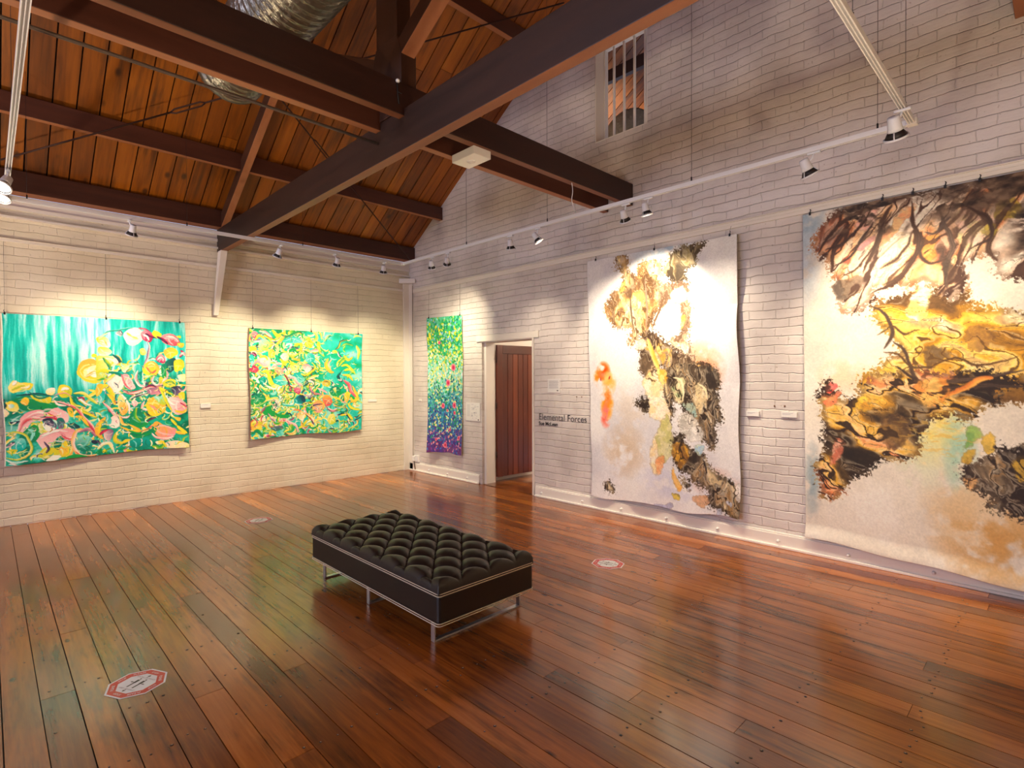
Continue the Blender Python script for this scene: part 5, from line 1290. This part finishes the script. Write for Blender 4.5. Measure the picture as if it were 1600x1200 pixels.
def off5(U,V):
    o=.03+V**5*(.008+.045*sm(U,.1,.7)*(.75+.25*np.sin(U*11)))+.006*np.sin(U*7+V*3)+sm(V,.955,1.)*.03
    dz=-.03*V**6*(.3+.7*sm(U,.1,.6))+.008*np.sin(U*16)*V**5; dh=0*U; return o,dh,dz
sheet('p5',C5,PTS['P5'],'R',off5,'largest painting, cream with black, peach and gold fluid forms, cut by the right edge','paperback_grey',[.03,.30,.40,.5,.6])
# ------------------------------------------------------------------ light from beyond the view
def area(loc,rot,sx,sy,e,col):
    L=bpy.data.lights.new('window_daylight','AREA'); L.shape='RECTANGLE'; L.size=sx; L.size_y=sy; L.energy=e; L.color=col
    o=bpy.data.objects.new('window_daylight',L); COL.objects.link(o); o.location=loc; o.rotation_euler=rot
# daylight entering by the three openings of the far end wall
area((XB-.3,1.8,1.95),(0,-PI/2,0),1.9,1.6,110,(.70,.74,1)); area((XB-.3,5.4,1.95),(0,-PI/2,0),1.9,1.6,110,(.70,.74,1)); area((XB-.3,3.6,4.9),(0,-PI/2,0),1.4,1.4,130,(.68,.70,1))
wd=bpy.data.worlds.new('World'); SC.world=wd; wd.use_nodes=True; wd.node_tree.nodes['Background'].inputs[0].default_value=(.55,.65,.9,1); wd.node_tree.nodes['Background'].inputs[1].default_value=1.
def lamp(name,loc,e,col,r=.1):
    L=bpy.data.lights.new(name,'POINT'); L.energy=e; L.color=col; L.shadow_soft_size=r; o=bpy.data.objects.new(name,L); COL.objects.link(o); o.location=loc
lamp('next_room_lamp',(XW+1.6,4.6,2.7),60,(1,.85,.68)); lamp('added_roof_space_fill',(XW+2.6,4.4,4.0),190,(1,.78,.5))  # the roof space light is an unseen fill, added to brighten the window view
def uplighter(x,y,en,label,h=1.0):  # unseen standing light, added to brighten the ceiling and beam undersides
    root=empty('added_fill_uplighter',(x,y,0)); T=Matrix.Translation((x,y,0))
    q=MB(); q.lathe([(.0001,.02),(.13,.02),(.14,.012),(.14,0),(.0001,0)],T,32); q.build('base',M['rim'],root)
    q=MB(); q.tube([(x,y,.02),(x,y,h-.08)],.012,12); q.build('pole',M['rim'],root)
    q=MB(); q.lathe([(.02,h-.09),(.08,h-.07),(.15,h-.01),(.17,h+.04),(.165,h+.04),(.145,h),(.0001,h-.02)],T,36); q.build('bowl_shade',M['rim'],root)
    q=MB(); q.lathe([(.0001,h+.012),(.05,h+.008),(.07,h-.002)],T,20); q.build('lamp_face',M['bulb'],root); rebase(root,(x,y,0)); tag(root,label,'lamp','added fill lights standing out of view')
    L=bpy.data.lights.new('added_uplight_beam','SPOT'); L.energy=en; L.spot_size=math.radians(165); L.spot_blend=.5; L.shadow_soft_size=.1; L.color=(1,.80,.56); o=bpy.data.objects.new('added_uplight_beam',L); COL.objects.link(o); o.location=(x,y,h+.06); o.rotation_euler=(PI,0,0); o.parent=root; o.matrix_parent_inverse=Matrix.Translation((-x,-y,0))
uplighter(-1.3,1.2,260,'white standing uplighter lamp, added unseen as fill light behind the viewer near the entrance side'); uplighter(-1.2,6.2,230,'white standing uplighter lamp, added unseen as fill light behind the viewer near the left wall'); uplighter(2.4,-.35,130,'white standing uplighter lamp, added unseen as fill light against the near wall',.9)
# ------------------------------------------------------------------ camera
cd=bpy.data.cameras.new('Camera'); cam=bpy.data.objects.new('Camera',cd); COL.objects.link(cam); SC.camera=cam
F,YAW,PIT,ROL=844.205,math.radians(45.7706),math.radians(-.6417),math.radians(-.2205)
cd.sensor_width=36; cd.sensor_fit='HORIZONTAL'; cd.lens=F/1600*36; cd.clip_start=.02
fw=Vector((math.cos(YAW)*math.cos(PIT),math.sin(YAW)*math.cos(PIT),math.sin(PIT))); r=Vector((math.sin(YAW),-math.cos(YAW),0)); u=r.cross(fw)
r2=r*math.cos(ROL)+u*math.sin(ROL); u2=-r*math.sin(ROL)+u*math.cos(ROL)
R3=Matrix((r2,u2,-fw)).transposed(); cam.matrix_world=Matrix.Translation((0,0,1.6))@R3.to_4x4()
SC.cycles.max_bounces=8; SC.cycles.diffuse_bounces=4; SC.cycles.glossy_bounces=3; SC.cycles.caustics_reflective=False; SC.cycles.caustics_refractive=False
v=SC.view_settings; SC.display_settings.display_device='sRGB'; v.view_transform='Standard'; v.look='None'; v.exposure=.14; v.gamma=1; v.use_curve_mapping=False
